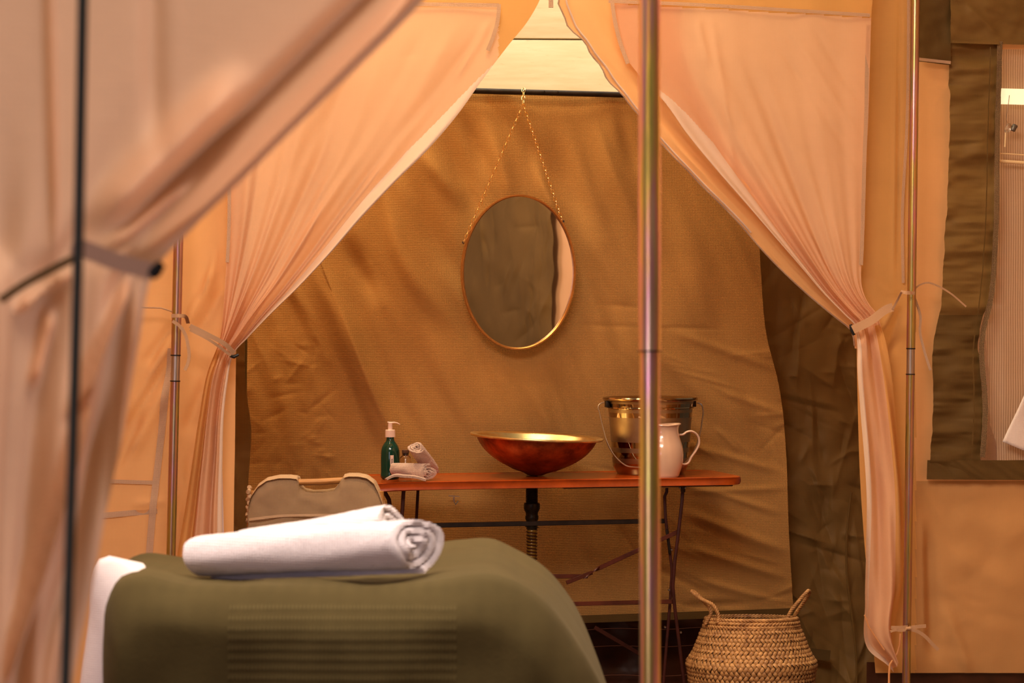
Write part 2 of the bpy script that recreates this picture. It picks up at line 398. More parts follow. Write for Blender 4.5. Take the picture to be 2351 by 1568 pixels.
# ============================================================ SETTING
# ---- pale plank wall far behind
t_pine = thing('wall_rear', 'pale pine board wall behind the tent, above the dark rod', None, (0.2, 8.7, 1.6)); t_pine['kind'] = 'structure'
mb_prev = None
for k in range(6):
    z0 = 1.225 + (k-1)*.415; z1 = z0+.408
    mb = MB(); R = Matrix.Rotation(TH*.18, 3, 'Z')
    mb.rbox((0.2, 8.7, (z0+z1)/2 + .002), (4.6, .03, z1-z0), .003, R)
    build('plank', mb, M['pine'], t_pine)
mb = MB(); mb.box((0.2, 8.76, 1.9), (4.6, .03, 2.9), Matrix.Rotation(TH*.18, 3, 'Z')); build('backing_board', mb, M['redsteel'], t_pine)

# ---- floor of deck boards
fl = thing('floor', 'brown timber deck boards under the tent', None, (0, 4, 0)); fl['kind'] = 'structure'
fm_ = None
for i in range(30):
    x = -2.9+i*.2; mb = MB(); mb.rbox((x, 4.2, -.015), (.194, 9.4, .03), .003, None, 0, 1)
    if fm_ is None: fm_ = build('board', mb, M['floorwood'], fl); fm_x = x
    else:
        c = fm_.copy(); c.location.x = x-fm_x; c.parent = fl; COL.objects.link(c)
mb = MB(); mb.box((0, 4.2, -.05), (6.2, 9.6, .03)); build('joist_layer', mb, M['redsteel'], fl)

# ---- back canvas wall
def sheet(name, left, right, Y0, nr, nc, dfun, mats, parent=None, fm=None, mask=None, thick=0):
    L = resamp(left, nr) if len(left) > 2 else resamp(left, nr, False); Rr = resamp(right, nr) if len(right) > 2 else resamp(right, nr, False)
    s = np.linspace(0, 1, nc)[None, :]
    PX = L[:, :1]*(1-s)+Rr[:, :1]*s; PY = L[:, 1:2]*(1-s)+Rr[:, 1:2]*s
    t = np.linspace(0, 1, nr)[:, None]; S = np.repeat(s, nr, 0); T = np.repeat(t, nc, 1)
    D = dfun(PX, PY, S, T) if dfun else 0
    V = Qa(PX, PY, Y0, D)
    mk = None
    if mask: mk = mask(PX[:-1, :-1], PY[:-1, :-1])
    fs = gridfaces(nr, nc, mk)
    fmi = None
    if fm:
        mi = fm(PX[:-1, :-1], PY[:-1, :-1], S[:-1, :-1], T[:-1, :-1]).astype(int)
        fmi = (mi[mk] if mk is not None else mi).reshape(-1)
    o = mesh_obj(name, V.reshape(-1, 3), fs, mats, parent, fmi)
    if thick:
        md = o.modifiers.new('thickness', 'SOLIDIFY'); md.thickness = thick; md.offset = -1
    return o, (PX, PY, D)

wb = thing('wall_back', 'brown woven canvas wall hanging behind the mirror', None, Q(1190, 1420, 6.15)); wb['kind'] = 'structure'
def d_back(PX, PY, S, T):
    a = (PX*.47+PY)/1.105; b = (PX-PY*.47)/1.105; wob = 30*fbm(PX/300, PY/300, 4, 2)
    D = .0015*fbm(PX/190, PY/190, 3, 2)+.0036*fbm((b+wob)/52, a/620, 17, 2)*np.clip((1150-PY)/300+.3, .3, 1)
    for c in [(700,560,960,1120,26,.020), (752,640,905,1010,9,.006), (1010,300,1110,560,26,-.011), (1085,235,1200,560,18,.010), (1045,240,1110,420,15,-.008),
              (1130,240,1330,520,20,-.009), (1195,330,1290,560,14,.008), (1225,280,1360,560,26,-.012), (1320,230,1500,640,24,.010), (1400,240,1460,420,15,-.007),
              (930,420,1060,720,30,-.010), (870,430,1000,760,24,.009), (1330,560,1500,840,28,-.009), (1240,820,1360,1010,22,-.008), (1420,700,1700,1010,24,.008),
              (960,330,1060,480,20,.009), (800,540,880,700,24,-.012), (620,760,700,1100,26,.006), (1000,640,1130,960,40,-.008), (1180,840,1300,1060,18,.007), (1520,420,1640,760,30,.008)]:
        D += .62*crease(PX+wob*.5, PY, *c, False, .5)
    D *= 3.2
    # tension creases low on the right
    for c in [(1540,1010,1800,1085,9,.006), (1500,1090,1800,1180,9,.006), (1560,1170,1815,1270,12,.009), (1560,1250,1815,1330,10,.007), (1600,1330,1815,1390,9,.006),
              (1540,760,1790,850,10,.005), (1600,880,1800,950,8,.005), (1560,1130,1815,1120,7,.004), (1640,980,1700,1040,6,.005), (1500,1300,1640,1370,10,-.006), (1570,1390,1720,1385,8,-.007)]:
        D += crease(PX, PY, *c)
    D += rand_creases(PX, PY, 46, (1400,700,1830,1420), (80,220), (4,10), (.002,.005), 22, 28, 5)
    D += rand_creases(PX, PY, 50, (570,760,760,1110), (30,110), (3,7), (.0015,.004), -30, 60, 6)
    D += rand_creases(PX, PY, 60, (650,230,1820,1420), (120,340), (7,14), (.001,.0025), 63, 9, 8)
    return D
sheet('canvas', [(568,204),(568,1452)], [(1745,222),(1745,600),(1762,780),(1785,870),(1805,1050),(1810,1200),(1822,1408)], 6.15, 330, 330, d_back, M['back'], wb)
# hem band at the foot of the back wall, and piping
sheet('hem', [(568,1440),(568,1458)], [(1822,1396),(1822,1413)], 6.115, 4, 160, lambda a,b,s,t: .002*fbm(a/60,b/60,4), M['olive_dark'], wb)
# seam down the left of the back wall
mb = MB(); mb.tube([Q(735+(px*155), 600+px*400, 6.130) for px in np.linspace(0, 1, 20)], .0022, 6); build('seam', mb, M['back'], wb)

# ground sheet upstand behind
gs = thing('baseboard_back', 'dark brown groundsheet turned up below the brown canvas wall', None, Q(1400,1568,6.45)); gs['kind'] = 'structure'
sheet('groundsheet_upstand', [(300,1380),(300,1650)], [(2300,1380),(2300,1650)], 6.42, 60, 160, lambda a,b,s,t: .012*fbm(a/90,b/60,9)+rand_creases(a,b,40,(1300,1400,2000,1650),(60,200),(6,14),(.003,.008),40,40,12), M['groundsheet'], gs)
for yy in (1438, 1478, 1545):
    mb = MB(); mb.tube([Q(px, yy+8-(px-1300)*.012+2*math.sin(px*.03), 6.385) for px in range(1250, 2000, 25)], .0012, 6); build('piping', mb, M['piping'], gs)

# ---- olive crinkled side wall right of the back wall
ow = thing('wall_right', 'crinkled olive nylon wall beside the right edge of the back canvas', None, Q(1880,1568,6.3)); ow['kind'] = 'structure'
def d_olive(PX, PY, S, T):
    D = .006*fbm(PX/120, PY/120, 21)
    D += rand_creases(PX, PY, 170, (1720,520,2020,1650), (60,260), (5,20), (.003,.011), 78, 34, 13)
    D += rand_creases(PX, PY, 60, (1720,520,2020,1650), (30,100), (4,9), (.003,.007), 20, 60, 14)
    D *= 1.6
    return D
sheet('nylon_panel', [(1700,200),(1715,1000),(1760,1690)], [(2120,200),(2120,1000),(2040,1690)], 6.30, 420, 130, d_olive, M['olive_wall'], ow)
mb = MB(); mb.tube([Q(1955-12*math.sin(t*5), 1130+t*440, 6.255) for t in np.linspace(0,1,16)], .004, 6); build('edge_binding', mb, M['olive'], ow)
mb = MB(); mb.box(Q(1860,1500,6.24), (.13,.003,.034), Matrix.Rotation(.12,3,'Y')); build('seam_band', mb, M['olive_dark'], ow)

# ---- dark rod across the top of the back wall
rodz = Q(1250,212,6.11).z
def onplane(px, z, Y0): 
    q = Q(px, 700, Y0); return Vector((q.x, q.y, z))
rod = thing('curtain_rod', 'dark steel rod across the top of the brown canvas wall', 'rod', onplane(1190, rodz, 6.12), 0)
mb = MB(); mb.tube([onplane(520, rodz, 6.12), onplane(1860, rodz, 6.12)], .0088, 16); build('rod_tube', mb, M['rod'], rod)
for px in (1075, 1090, 1249, 1280):
    mb = MB(); q = onplane(px, rodz+.002, 6.109); mb.lathe([(.0022,-.002),(.0026,.0),(.0018,.003)], 8, q); build('rivet', mb, M['rod'], rod)
for px in (700, 1650):
    mb = MB(); mb.tube([onplane(px, rodz+.01, 6.12), onplane(px, rodz+.5, 6.12)], .003, 8); build('hanger', mb, M['rod'], rod)

# ============================================================ FRONT PARTITION
YP = 5.08
wl = thing('wall_partition_left', 'orange canvas partition behind the left tent pole', None, Q(300,1600,YP)); wl['kind'] = 'structure'
def d_wl(PX, PY, S, T):
    D = .004*fbm(PX/110, PY/130, 31)
    for c in [(400,770,300,960,14,.010), (395,815,270,1010,12,-.009), (395,870,290,1060,16,.008), (330,940,250,1100,14,-.008), (420,760,505,600,14,.008), (450,770,520,650,12,-.008),
              (400,740,330,840,10,-.007), (420,1000,480,860,14,-.010), (400,1180,470,980,16,.011), (395,1250,430,1060,12,-.009), (300,1160,390,1150,9,.004), (470,700,500,560,10,.006)]:
        D += 2.0*crease(PX, PY, *c)
    D += rand_creases(PX, PY, 30, (230,560,520,1300), (60,200), (6,14), (.001,.004), 115, 18, 32, False)
    return D
sheet('canvas', [(-900,-500),(-900,1720)], [(560,-500),(530,1720)], YP+.03, 300, 230, d_wl, M['orange_light'], wl)
def strip_px(name, pts, wpx, Y0, mat, parent, off=.0035, dfun=None, cols=4):
    p = resamp(pts, max(12, len(pts)*8)); t = np.gradient(p, axis=0); t /= np.linalg.norm(t, axis=1)[:, None]; nrm = np.stack([-t[:, 1], t[:, 0]], -1)
    s = np.linspace(-.5, .5, cols); PX = p[:, :1]+nrm[:, :1]*s*wpx; PY = p[:, 1:2]+nrm[:, 1:2]*s*wpx
    D = off + (dfun(PX, PY, 0, 0) if dfun else 0)
    return mesh_obj(name, Qa(PX, PY, Y0, D).reshape(-1,3), gridfaces(*PX.shape), mat, parent)
strip_px('seam_tape', [(-900,1095),(200,1103),(362,1108)], 9, YP+.03, M['tape'], wl, .006)
strip_px('seam_tape', [(-900,1185),(200,1186),(362,1172)], 13, YP+.03, M['tape'], wl, .006)
strip_px('seam_tape', [(396,800),(378,940),(362,1080),(354,1160),(342,1300),(335,1650)], 16, YP+.03, M['tape'], wl, .007, d_wl)
mb = MB(); mb.tube([Q(a, b, YP, -.02) for a, b in [(230,707),(300,705),(370,707),(392,714),(404,722)]], .0022, 6); build('cord', mb, M['strap'], wl)

wr = thing('wall_partition_right', 'orange canvas partition with an olive framed mesh window', None, Q(2200,1600,YP)); wr['kind'] = 'structure'
def d_wr(PX, PY, S, T):
    D = .003*fbm(PX/130, PY/160, 41)
    for c in [(2060,690,1995,800,12,.012), (2075,700,2020,860,12,-.010), (2065,680,1990,640,14,.006), (2040,860,2060,1300,12,.008), (2010,1000,2040,1400,12,-.010), (2130,1200,2145,1530,16,-.012), (2115,1180,2120,1500,10,.010),
              (2170,1390,2230,1560,14,.006), (2180,1180,2351,1240,30,.004), (2160,1260,2351,1360,26,.004), (2055,150,2050,650,5,.006), (2068,-80,2060,650,5,-.005)]:
        D += 1.5*crease(PX, PY, *c)
    D += rand_creases(PX, PY, 30, (2100,1100,2600,1560), (90,260), (10,26), (.001,.003), 35, 50, 44, False)
    return D
hole = lambda px, py: ~((px > 2232) & (px < 2650) & (py > 110) & (py < 1058))
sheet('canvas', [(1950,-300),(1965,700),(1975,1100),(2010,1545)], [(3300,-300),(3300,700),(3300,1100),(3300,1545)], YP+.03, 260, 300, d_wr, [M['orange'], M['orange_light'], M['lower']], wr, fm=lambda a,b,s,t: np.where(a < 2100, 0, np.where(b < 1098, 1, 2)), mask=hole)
sheet('groundsheet_strip', [(1990,1520),(1990,1720)], [(3300,1540),(3300,1720)], YP+.045, 10, 60, lambda a,b,s,t: .004*fbm(a/60,b/60,45), M['groundsheet'], wr)
# zip flap strip next to the pole
strip_px('zip_tape', [(2085,-80),(2080,300),(2070,500),(2072,650)], 7, YP+.03, M['tape'], wr, .010)
# olive valance, shirred window surround
def d_shir(PX, PY, S, T):
    x0 = 2175-(PY-140)*.045
    e = np.exp(-np.clip(PX-x0, 0, None)/26)+.55*np.exp(-((PX-(x0+78))/20)**2)
    D = .0035*vnoise(PX/60, PY/7.5, 51)*e + .011*fbm(PX/90, PY/32, 52, 2)
    return D + .006
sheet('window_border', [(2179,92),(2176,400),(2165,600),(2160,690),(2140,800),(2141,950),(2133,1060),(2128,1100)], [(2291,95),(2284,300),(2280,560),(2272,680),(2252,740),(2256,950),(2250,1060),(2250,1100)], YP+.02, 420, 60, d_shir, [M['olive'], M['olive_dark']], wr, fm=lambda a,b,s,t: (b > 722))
sheet('window_border', [(2128,1056),(2126,1100)], [(2700,1056),(2700,1104)], YP+.018, 16, 160, lambda a,b,s,t: .008+.004*fbm(a/26-b/20,b/60,53,2), M['olive_dark'], wr)
sheet('valance', [(2108,-300),(2108,143)], [(2183,-300),(2181,150)], YP+.015, 60, 20, lambda a,b,s,t: .01+.004*fbm(a/40,b/30,54), M['olive_dark'], wr)
sheet('valance', [(2180,-300),(2180,100)], [(2760,-300),(2760,112)], YP+.008, 90, 120, lambda a,b,s,t: .012+.006*fbm(a/60-b/90,b/40,55)+crease(a,b,2210,10,2290,85,8,.008)+crease(a,b,2240,0,2351,60,10,.006), M['olive'], wr)
strip_px('valance_hem', [(2108,137),(2181,145)], 7, YP, M['tape'], wr, .010)
strip_px('valance_hem', [(2183,97),(2292,101)], 6, YP, M['olive'], wr, .012)
strip_px('mesh_binding', [(2296,95),(2290,300),(2285,560),(2274,690),(2257,760),(2262,950),(2256,1050)], 12, YP, M['binding'], wr, .0, lambda a,b,s,t: .002*vnoise(a/3,b/6,3))
strip_px('stitching', [(2270,110),(2264,300),(2256,560),(2245,690),(2232,780),(2232,950),(2226,1050)], 2.5, YP, M['olive_dark'], wr, .021, lambda a,b,s,t: .004*vnoise(a/30,b/7,3))
# the mesh with its bound edge
win = thing('window_1', 'mesh screen in the olive framed window', None, Q(2400,1050,YP+.08)); win['kind'] = 'structure'
sheet('mesh_screen', [(2282,90),(2280,400),(2272,690),(2262,755),(2270,850),(2275,980),(2288,1020),(2288,1062)], [(2700,90),(2700,400),(2700,690),(2700,755),(2700,850),(2700,980),(2700,1020),(2700,1062)], YP+.065, 60, 60, lambda a,b,s,t: .004*fbm(a/60,b/90,61), M['mesh'], win)

# things seen through / beside the mesh
def boxpx(mb, x0, y0, x1, y1, Y0, th=.01):
    a = Q(x0, y0, Y0); b = Q(x1, y1, Y0); mb.box((a+b)/2, (abs(b.x-a.x), th, abs(a.z-b.z)), Matrix.Rotation(TH, 3, 'Z'))
o, _ = sheet('hanging_towel', [(2236,700),(2240,1180)], [(2300,700),(2312,1180)], YP+.24, 30, 20, lambda a,b,s,t: .004*fbm(a/30,b/90,62), M['white'], None, thick=.006)
tag(o, 'white cloth hanging behind the left edge of the mesh window', 'towel')
o, _ = sheet('hanging_cloth', [(2362,880),(2335,940),(2301,1014)], [(2480,900),(2480,1000),(2480,1090)], YP+.035, 20, 30, lambda a,b,s,t: .004*fbm(a/60,b/90,63), M['white'], None, thick=.004)
tag(o, 'white cloth corner draped in front of the mesh window', 'cloth')
sh = thing('window_shelf', 'pale wooden shelf rails seen through the mesh window', 'shelf', Q(2400,380,YP+.03))
for yy, hh in ((352, 3), (370, 8)):
    mb = MB(); a = Q(2293, yy, YP+.035); b = Q(2640, yy+22, YP+.035); mb.tube([a, b], hh/900*.5, 8); build('rail', mb, M['shelfwood'], sh)
mb = MB(); boxpx(mb, 2296, 203, 2520, 245, YP+.035, .004); o = build('glow_panel', mb, M['glowpanel'], None, False, None); tag(o, 'glowing cream panel standing in for daylight at the top of the mesh window', 'glow panel')
bl = thing('light_bulb', 'small bare bulb hanging inside the mesh window', 'light bulb', Q(2312,270,YP+.03))
mb = MB(); c = Q(2314,295,YP+.02); R = Matrix.Rotation(.5,3,'Y'); mb.lathe([(.001,-.012),(.006,-.009),(.009,0),(.006,.010),(.004,.014)], 14, c, 0, R); build('glass_envelope', mb, M['clear'], bl)
mb = MB(); mb.lathe([(.007,.0),(.0075,.001),(.0075,.016),(.006,.018)], 14, c+Vector((.012,.0,-.006)), 0, R); build('cap', mb, M['bulbmetal'], bl)
mb = MB(); mb.tube([c+Vector((0,0,.014)), c+Vector((-.004,0,.024)), c+Vector((0.004,0,.09))], .0012, 6); build('wire', mb, M['foil'], bl)
mb = MB(); mb.tube([c+Vector((-.006,0,-.012)), c+Vector((-.008,0,-.05))], .002, 6); build('stem', mb, M['shelfwood'], bl)
# bright canvas beyond the window
wo = thing('wall_outer', 'light canvas tent wall behind the mesh window', None, Q(2600,1200,6.0)); wo['kind'] = 'structure'
sheet('canvas', [(2200,-300),(2200,1500)], [(3600,-300),(3600,1500)], 5.75, 40, 40, lambda a,b,s,t: .01*fbm(a/160,b/200,64), M['peach'], wo)

# ============================================================ CURTAINS
def gathered(name, label, rows, Y0, nr, nc, dfun, mats, fm, off0=0.0):
    """rows: (inner x, inner y, outer x, outer y), top to bottom, pixels at the cloth's own plane"""
    R = resamp([(a, b, c, d) for a, b, c, d in rows], nr)
    s = np.linspace(0, 1, nc)[None, :]
    PX = R[:, :1]*(1-s)+R[:, 2:3]*s; PY = R[:, 1:2]*(1-s)+R[:, 3:4]*s
    S = np.repeat(s, nr, 0); T = np.repeat(np.linspace(0,1,nr)[:, None], nc, 1)
    Wd = np.hypot(R[:, 0]-R[:, 2], R[:, 1]-R[:, 3])[:, None]
    D = dfun(PX, PY, S, T, Wd)+off0
    fmi = fm(PX[:-1, :-1], PY[:-1, :-1], S[:-1, :-1], T[:-1, :-1]).astype(int).reshape(-1) if fm else None
    return PX, PY, D, S, T, fmi
def folds(S, freq, ph, sharp=1.0):
    v = np.sin(2*PI*(S*freq+ph)); return np.sign(v)*np.abs(v)**sharp
YC = YP-.02

# right curtain
rowsR = [(1340,-520,2020,-520),(1385,-90,2008,-90),(1400,-10,2002,-10),(1408,60,1998,40),(1428,120,1996,110),(1470,180,1994,190),(1522,235,1992,270),(1575,310,1988,350),(1640,390,1985,430),(1705,465,1982,510),(1765,535,1979,575),
         (1830,610,1976,635),(1890,680,1982,672),(1935,725,1996,700),(1957,748,2012,722),(1962,775,2022,755),(1964,850,2040,840),(1972,940,2052,940),(1980,1040,2062,1040),(1986,1150,2070,1150),(1984,1260,2072,1240),(1983,1380,2070,1340),(1992,1490,2056,1430),(2040,1530,2052,1480),(2050,1542,2056,1500)]
def dR(PX, PY, S, T, W):
    up = 1/(1+np.exp((PY-760)/15)); wn = np.clip(W/600, 0, 1); Se = S
    D = up*((1-wn)**.6)*(.016*folds(Se**.8, 2.6, .15)+.007*folds(Se, 6.3, .4)+.004*folds(Se, 11, .1))*(1-.55*S)
    D += up*(.012*np.exp(-(S/.07)**2)*np.clip((PY-60)/260, 0, 1) - .008*np.exp(-((S-.14)/.05)**2)*np.clip((PY-150)/200, 0, 1))
    D += up*.0045*vnoise(S*9, T*3.0, 71)*wn
    for c in [(1590,60,1880,640,16,.007), (1630,30,1690,420,10,.006), (1700,60,1960,660,18,.005), (1600,40,1625,160,10,.006), (1860,60,1985,250,10,-.004), (1800,50,1985,340,10,.004), (1750,50,1990,420,10,-.003), (1700,120,1900,600,14,-.005)]:
        D += up*crease(PX, PY, *c)
    dn = 1-up
    D += dn*(.020*folds(S, 1.25, .02+(PY-760)/1500)+.006*folds(S, 2.9, .3-(PY-760)/700)+.010*vnoise(S*2.4+PY/500, PY/160, 73)+.02*np.sin(S*PI))
    return D+.012
cu = thing('door_curtain', 'peach door curtain tied back to the right tent pole', 'curtain', Q(2010,1540,YC))
PX, PY, D, S, T, fm = gathered('c', '', rowsR, YC, 520, 170, dR, None, lambda a,b,s,t: np.where((b < 8+(a-1400)*.055) | ((b > 745) & (s > .75)), 1, np.where(s < .13*np.clip((b-170)/160, 0, 1), 2, 0)))
mesh_obj('curtain_cloth', Qa(PX, PY, YC, D).reshape(-1,3), gridfaces(*PX.shape), [M['peach'], M['orange'], M['pale']], cu, fm)
strip_px('seam_tape', [(1396,6),(1600,14),(1800,26),(1994,38)], 8, YC, M['tape'], cu, .022)
ii = [i for i in range(0, 400, 8) if 40 < PY[i, -3] < 620]; j = [(PX[i, -3], PY[i, -3]) for i in ii]; jd = np.median(D[ii, -3])
strip_px('seam_tape', j, 9, YC, M['tape'], cu, jd+.004)
strip_px('seam_tape', [(1403,0),(1410,50),(1422,100),(1440,150)], 9, YC, M['tape'], cu, .03)
# orange lining behind, with the zip edge
rowsL = [(1240,-520,1560,-520),(1262,-90,1560,-90),(1285,0,1560,0),(1305,50,1560,60),(1340,105,1570,120),(1385,160,1590,180),(1425,215,1620,240),(1460,260,1650,300),(1520,330,1700,370),(1600,415,1770,450),(1690,505,1850,540),(1760,585,1900,610),(1850,672,1950,672),(1930,738,1985,722),(1953,756,2000,745),(1963,800,2020,800)]
def dLin(PX, PY, S, T, W):
    k = np.clip((700-PY)/300, 0, 1)
    return .010*np.exp(-((S-.22)/.12)**2)*k-.012*np.exp(-((S-.50)/.12)**2)*k + .010*np.exp(-((S-.72)/.10)**2)*k+.003*fbm(S*5, T*8, 81) + .003*np.sin(PY/11+2*vnoise(PY/60, PY*0, 4))*np.exp(-(S/.06)**2)
PX2, PY2, D2, S2, T2, _ = gathered('c', '', rowsL, YC, 260, 60, dLin, None, None)
PX2 = PX2 - (7*np.sin(PY2/23)+4*np.sin(PY2/9.5+1))*np.exp(-(S2/.05)**2)*(np.clip(1-(PY2-60)/380, 0, 1))
mesh_obj('lining', Qa(PX2, PY2, YC+.012, D2).reshape(-1,3), gridfaces(*PX2.shape), M['orange_light'], cu)
mb = MB(); mb.tube([Q(PX2[i,0], PY2[i,0], YC+.012, -D2[i,0]) for i in range(0, 260, 3)], .0022, 6, flat=(1.0, 1.0)); build('zip_edge', mb, M['tape'], cu)
mb = MB(); mb.tube([Q(PX2[i,3]+2, PY2[i,3], YC+.008, -D2[i,3]) for i in range(0, 200, 3)], .0028, 6); build('zip_edge', mb, M['pale'], cu)
# toggle
mb = MB(); mb.tube([Q(1953,745,YC-.05), Q(1956,757,YC-.05), Q(1961,769,YC-.05)], [.004,.006,.004], 8); build('toggle', mb, M['black'], cu)
# pale zip and ties at the foot
mb = MB(); mb.tube([Q(a,b,YC-.045) for a,b in [(1985,1412),(1995,1440),(2012,1466),(2030,1492)]], .0022, 6); build('zip_tape', mb, M['orange_light'], cu)
mb = MB(); mb.tube([Q(a,b,YC-.03) for a,b in [(2067,1455),(2066,1480),(2060,1500),(2052,1512),(2043,1525),(2041,1550),(2041,1600)]], .0028, 6); build('cord', mb, M['orange_light'], cu)

# left curtain
rowsLC = [(1275,-520,480,-520),(1262,-90,500,-90),(1242,-5,505,-10),(1212,50,508,60),(1168,105,514,130),(1112,180,518,210),(1050,268,520,290),(985,345,522,370),(905,425,524,450),(830,505,524,520),(760,585,522,585),(690,660,518,650),(620,728,514,710),(572,778,510,752),(545,806,506,778),(534,828,500,798),(524,880,478,860),(516,950,462,950),(513,1050,447,1050),(512,1150,430,1150),(514,1250,412,1260),(520,1400,398,1400),(524,1640,380,1640)]
def dL(PX, PY, S, T, W):
    up = 1/(1+np.exp((PY-812)/12)); wn = np.clip(W/640, 0, 1)
    D = up*((1-wn)**.55)*(.018*folds(S**.85, 2.8, .1)+.008*folds(S, 6.1, .3)+.004*folds(S, 12, .2))
    D += up*(.012*np.exp(-((S-.03)/.05)**2)-.008*np.exp(-((S-.10)/.035)**2))*np.clip((PY-100)/250, 0, 1)
    D += up*.006*vnoise(S*8, T*3.0, 91)*wn
    for c in [(1055,50,780,560,18,.010), (980,60,700,600,16,-.008), (1120,60,900,330,12,-.008), (900,60,640,700,20,.009), (840,120,620,480,16,-.006), (1130,40,1040,200,10,.008), (760,300,600,740,18,-.008), (700,400,560,760,14,.007)]:
        D += up*crease(PX, PY, *c)
    dn = 1-up
    D += dn*(.016*folds(S, 2.1, .05)+.006*folds(S, 4.6, .3)+.012*vnoise(S*2+PY/500, PY/170, 93)+.01*np.sin(S*PI))
    return D+.012
cl = thing('door_curtain', 'peach door curtain tied back to the left tent pole', 'curtain', Q(470,1600,YC))
PX, PY, D, S, T, fm = gathered('c', '', rowsLC, YC, 520, 190, dL, None, lambda a,b,s,t: np.where((b < 14) | (a > 1148) & (b < 200) | ((b > 800) & (s > .7)), 1, np.where(s < .11*np.clip((b-150)/200, 0, 1), 2, 0)))
mesh_obj('curtain_cloth', Qa(PX, PY, YC, D).reshape(-1,3), gridfaces(*PX.shape), [M['peach'], M['orange'], M['pale']], cl, fm)
strip_px('seam_tape', [(500,10),(800,12),(1000,14),(1146,16)], 9, YC, M['tape'], cl, .026)
strip_px('seam_tape', [(1146,14),(1143,50),(1132,90),(1120,120)], 9, YC, M['tape'], cl, .030)
ii = [i for i in range(0, 400, 8) if 40 < PY[i, -3] < 620]; j = [(PX[i, -3], PY[i, -3]) for i in ii]; jd = np.median(D[ii, -3])
strip_px('seam_tape', j, 8, YC, M['tape'], cl, jd+.004)
o_, _ = sheet('lining', [(475,960),(462,1300),(450,1640)], [(508,960),(516,1300),(520,1640)], YC+.012, 60, 20, lambda a,b,s,t: .004*folds(s, 2, .2), M['sheet'], cl)
mb = MB(); mb.tube([Q(527,817,YC-.05), Q(537,819,YC-.05), Q(548,814,YC-.05)], [.003,.005,.003], 8); build('toggle', mb, M['black'], cl)

# small tag hanging at the apex
o = build('strap_end', MB().box(Q(1265,3,YC), (.012,.004,.032)), M['tape'], None, False, None); tag(o, 'short grey strap end hanging at the top of the door opening', 'strap')

# ---- olive flap behind left curtain
o, _ = sheet('olive_flap', [(495,500),(495,1600)], [(560,500),(562,790),(566,900),(576,980),(570,1120),(576,1250),(580,1600)], 5.75, 200, 40, lambda a,b,s,t: .004*fbm(a/60,b/60,101)+rand_creases(a,b,30,(495,780,580,1250),(40,160),(4,9),(.003,.007),80,30,102), M['olive'], None, thick=.002)
tag(o, 'olive nylon flap hanging between left curtain and brown canvas wall', 'flap')
sheet_dark, _ = sheet('gap_shade_sheet', [(430,600),(430,1640)], [(600,600),(600,1640)], 6.3, 10, 10, None, M['olive_dark'], None, thick=.002)  # plain dark sheet stands in for the shade behind the gap
tag(sheet_dark, 'dark sheet standing in for shade in the gap left of the brown canvas wall', 'flap')

# ============================================================ POLES
def pole(name, label, top, bot, Y0, r, mat, mat2, joints, parentcat='pole', greys=()):
    a = Q(*top, Y0); b = Q(*bot, Y0)
    d = (b-a).normalized()
    def at(py): return a+(b-a)*((py-top[1])/(bot[1]-top[1]))
    t = thing(name, label, parentcat, b)
    ys = [top[1]]+[g for g in joints]+[bot[1]]
    for k in range(len(ys)-1):
        mb = MB(); mm = mat2 if k in greys else mat
        rr = r*(1.05 if k == 0 else .97 if k % 2 else 1.0)
        mb.tube([at(ys[k]), at(ys[k+1]-.01)], rr, 24); build('tube', mb, mm, t)
    for g in joints:
        mb = MB(); mb.tube([at(g-1.6*r/.012), at(g+1.6*r/.012)], r*1.10, 24); build('joint_ring', mb, M['rod'] if parentcat == 'pole' else mat2, t)
    return t
pole('tent_pole', 'iridescent steel tent pole standing nearest, right of centre', (1491,-300), (1493,3400), 2.2, .0119, M['pole_a'], M['pole_a'], [806])
pole('tent_pole', 'iridescent steel tent pole right of the tied right curtain', (2106,-300), (2078,1760), YP-.09, .0108, M['pole_b'], M['pole_grey'], [801,860], greys=(1,))
pole('tent_pole', 'iridescent steel tent pole left of the tied left curtain', (430,-300), (380,1800), YP-.11, .0112, M['pole_b'], M['pole_grey'], [817,876], greys=(1,))

# ---- tie backs
def ribbon(mb, pts, wid, th=.0016, mi=0):
    pts = [Vector(p) for p in pts]; vs = []
    n = len(pts)
    for i, p in enumerate(pts):
        t = (pts[min(i+1, n-1)]-pts[max(i-1, 0)]).normalized(); y = Vector((0, 1, 0)); sd = t.cross(y)
        sd = sd.normalized() if sd.length > 1e-4 else Vector((0,0,1)); w_ = wid[i] if isinstance(wid, list) else wid
        nn = sd.cross(t).normalized()
        for s1, s2 in ((-1,-1),(1,-1),(1,1),(-1,1)): vs.append(p+sd*w_*.5*s1+nn*th*.5*s2)
    fs = []
    for i in range(n-1):
        for k in range(4): fs.append((i*4+k, i*4+(k+1) % 4, i*4+4+(k+1) % 4, i*4+4+k))
    fs += [(3,2,1,0), tuple((n-1)*4+k for k in range(4))]
    mb.add(vs, fs, mi)
def smoothpts(pts, n): return [tuple(q) for q in resamp(pts, n)]
def ribpx(mb, pts, Y0, wpx, n=20, th=.0016):
    ribbon(mb, [Q(p[0], p[1], Y0, p[2] if len(p) > 2 else 0) for p in smoothpts([(*p, 0) if len(p) == 2 else p for p in pts], n)], wpx/900, th)
tb = thing('tieback_strap', 'tan strap tying the right curtain to its pole', 'strap', Q(2085,670,YP-.11))
mb = MB(); ribpx(mb, [(1958,757,-.06),(2000,736,-.07),(2040,708,-.06),(2050,705,-.06)], YP-.02, 20); ribpx(mb, [(2048,712,-.06),(2060,690,-.08),(2070,670,-.11)], YP-.02, 5); build('band', mb, M['strap'], tb)
mb = MB(); ribpx(mb, [(2068,670,-.12),(2082,672,-.13),(2100,673,-.12)], YP-.0, 8); build('loop', mb, M['strap'], tb)
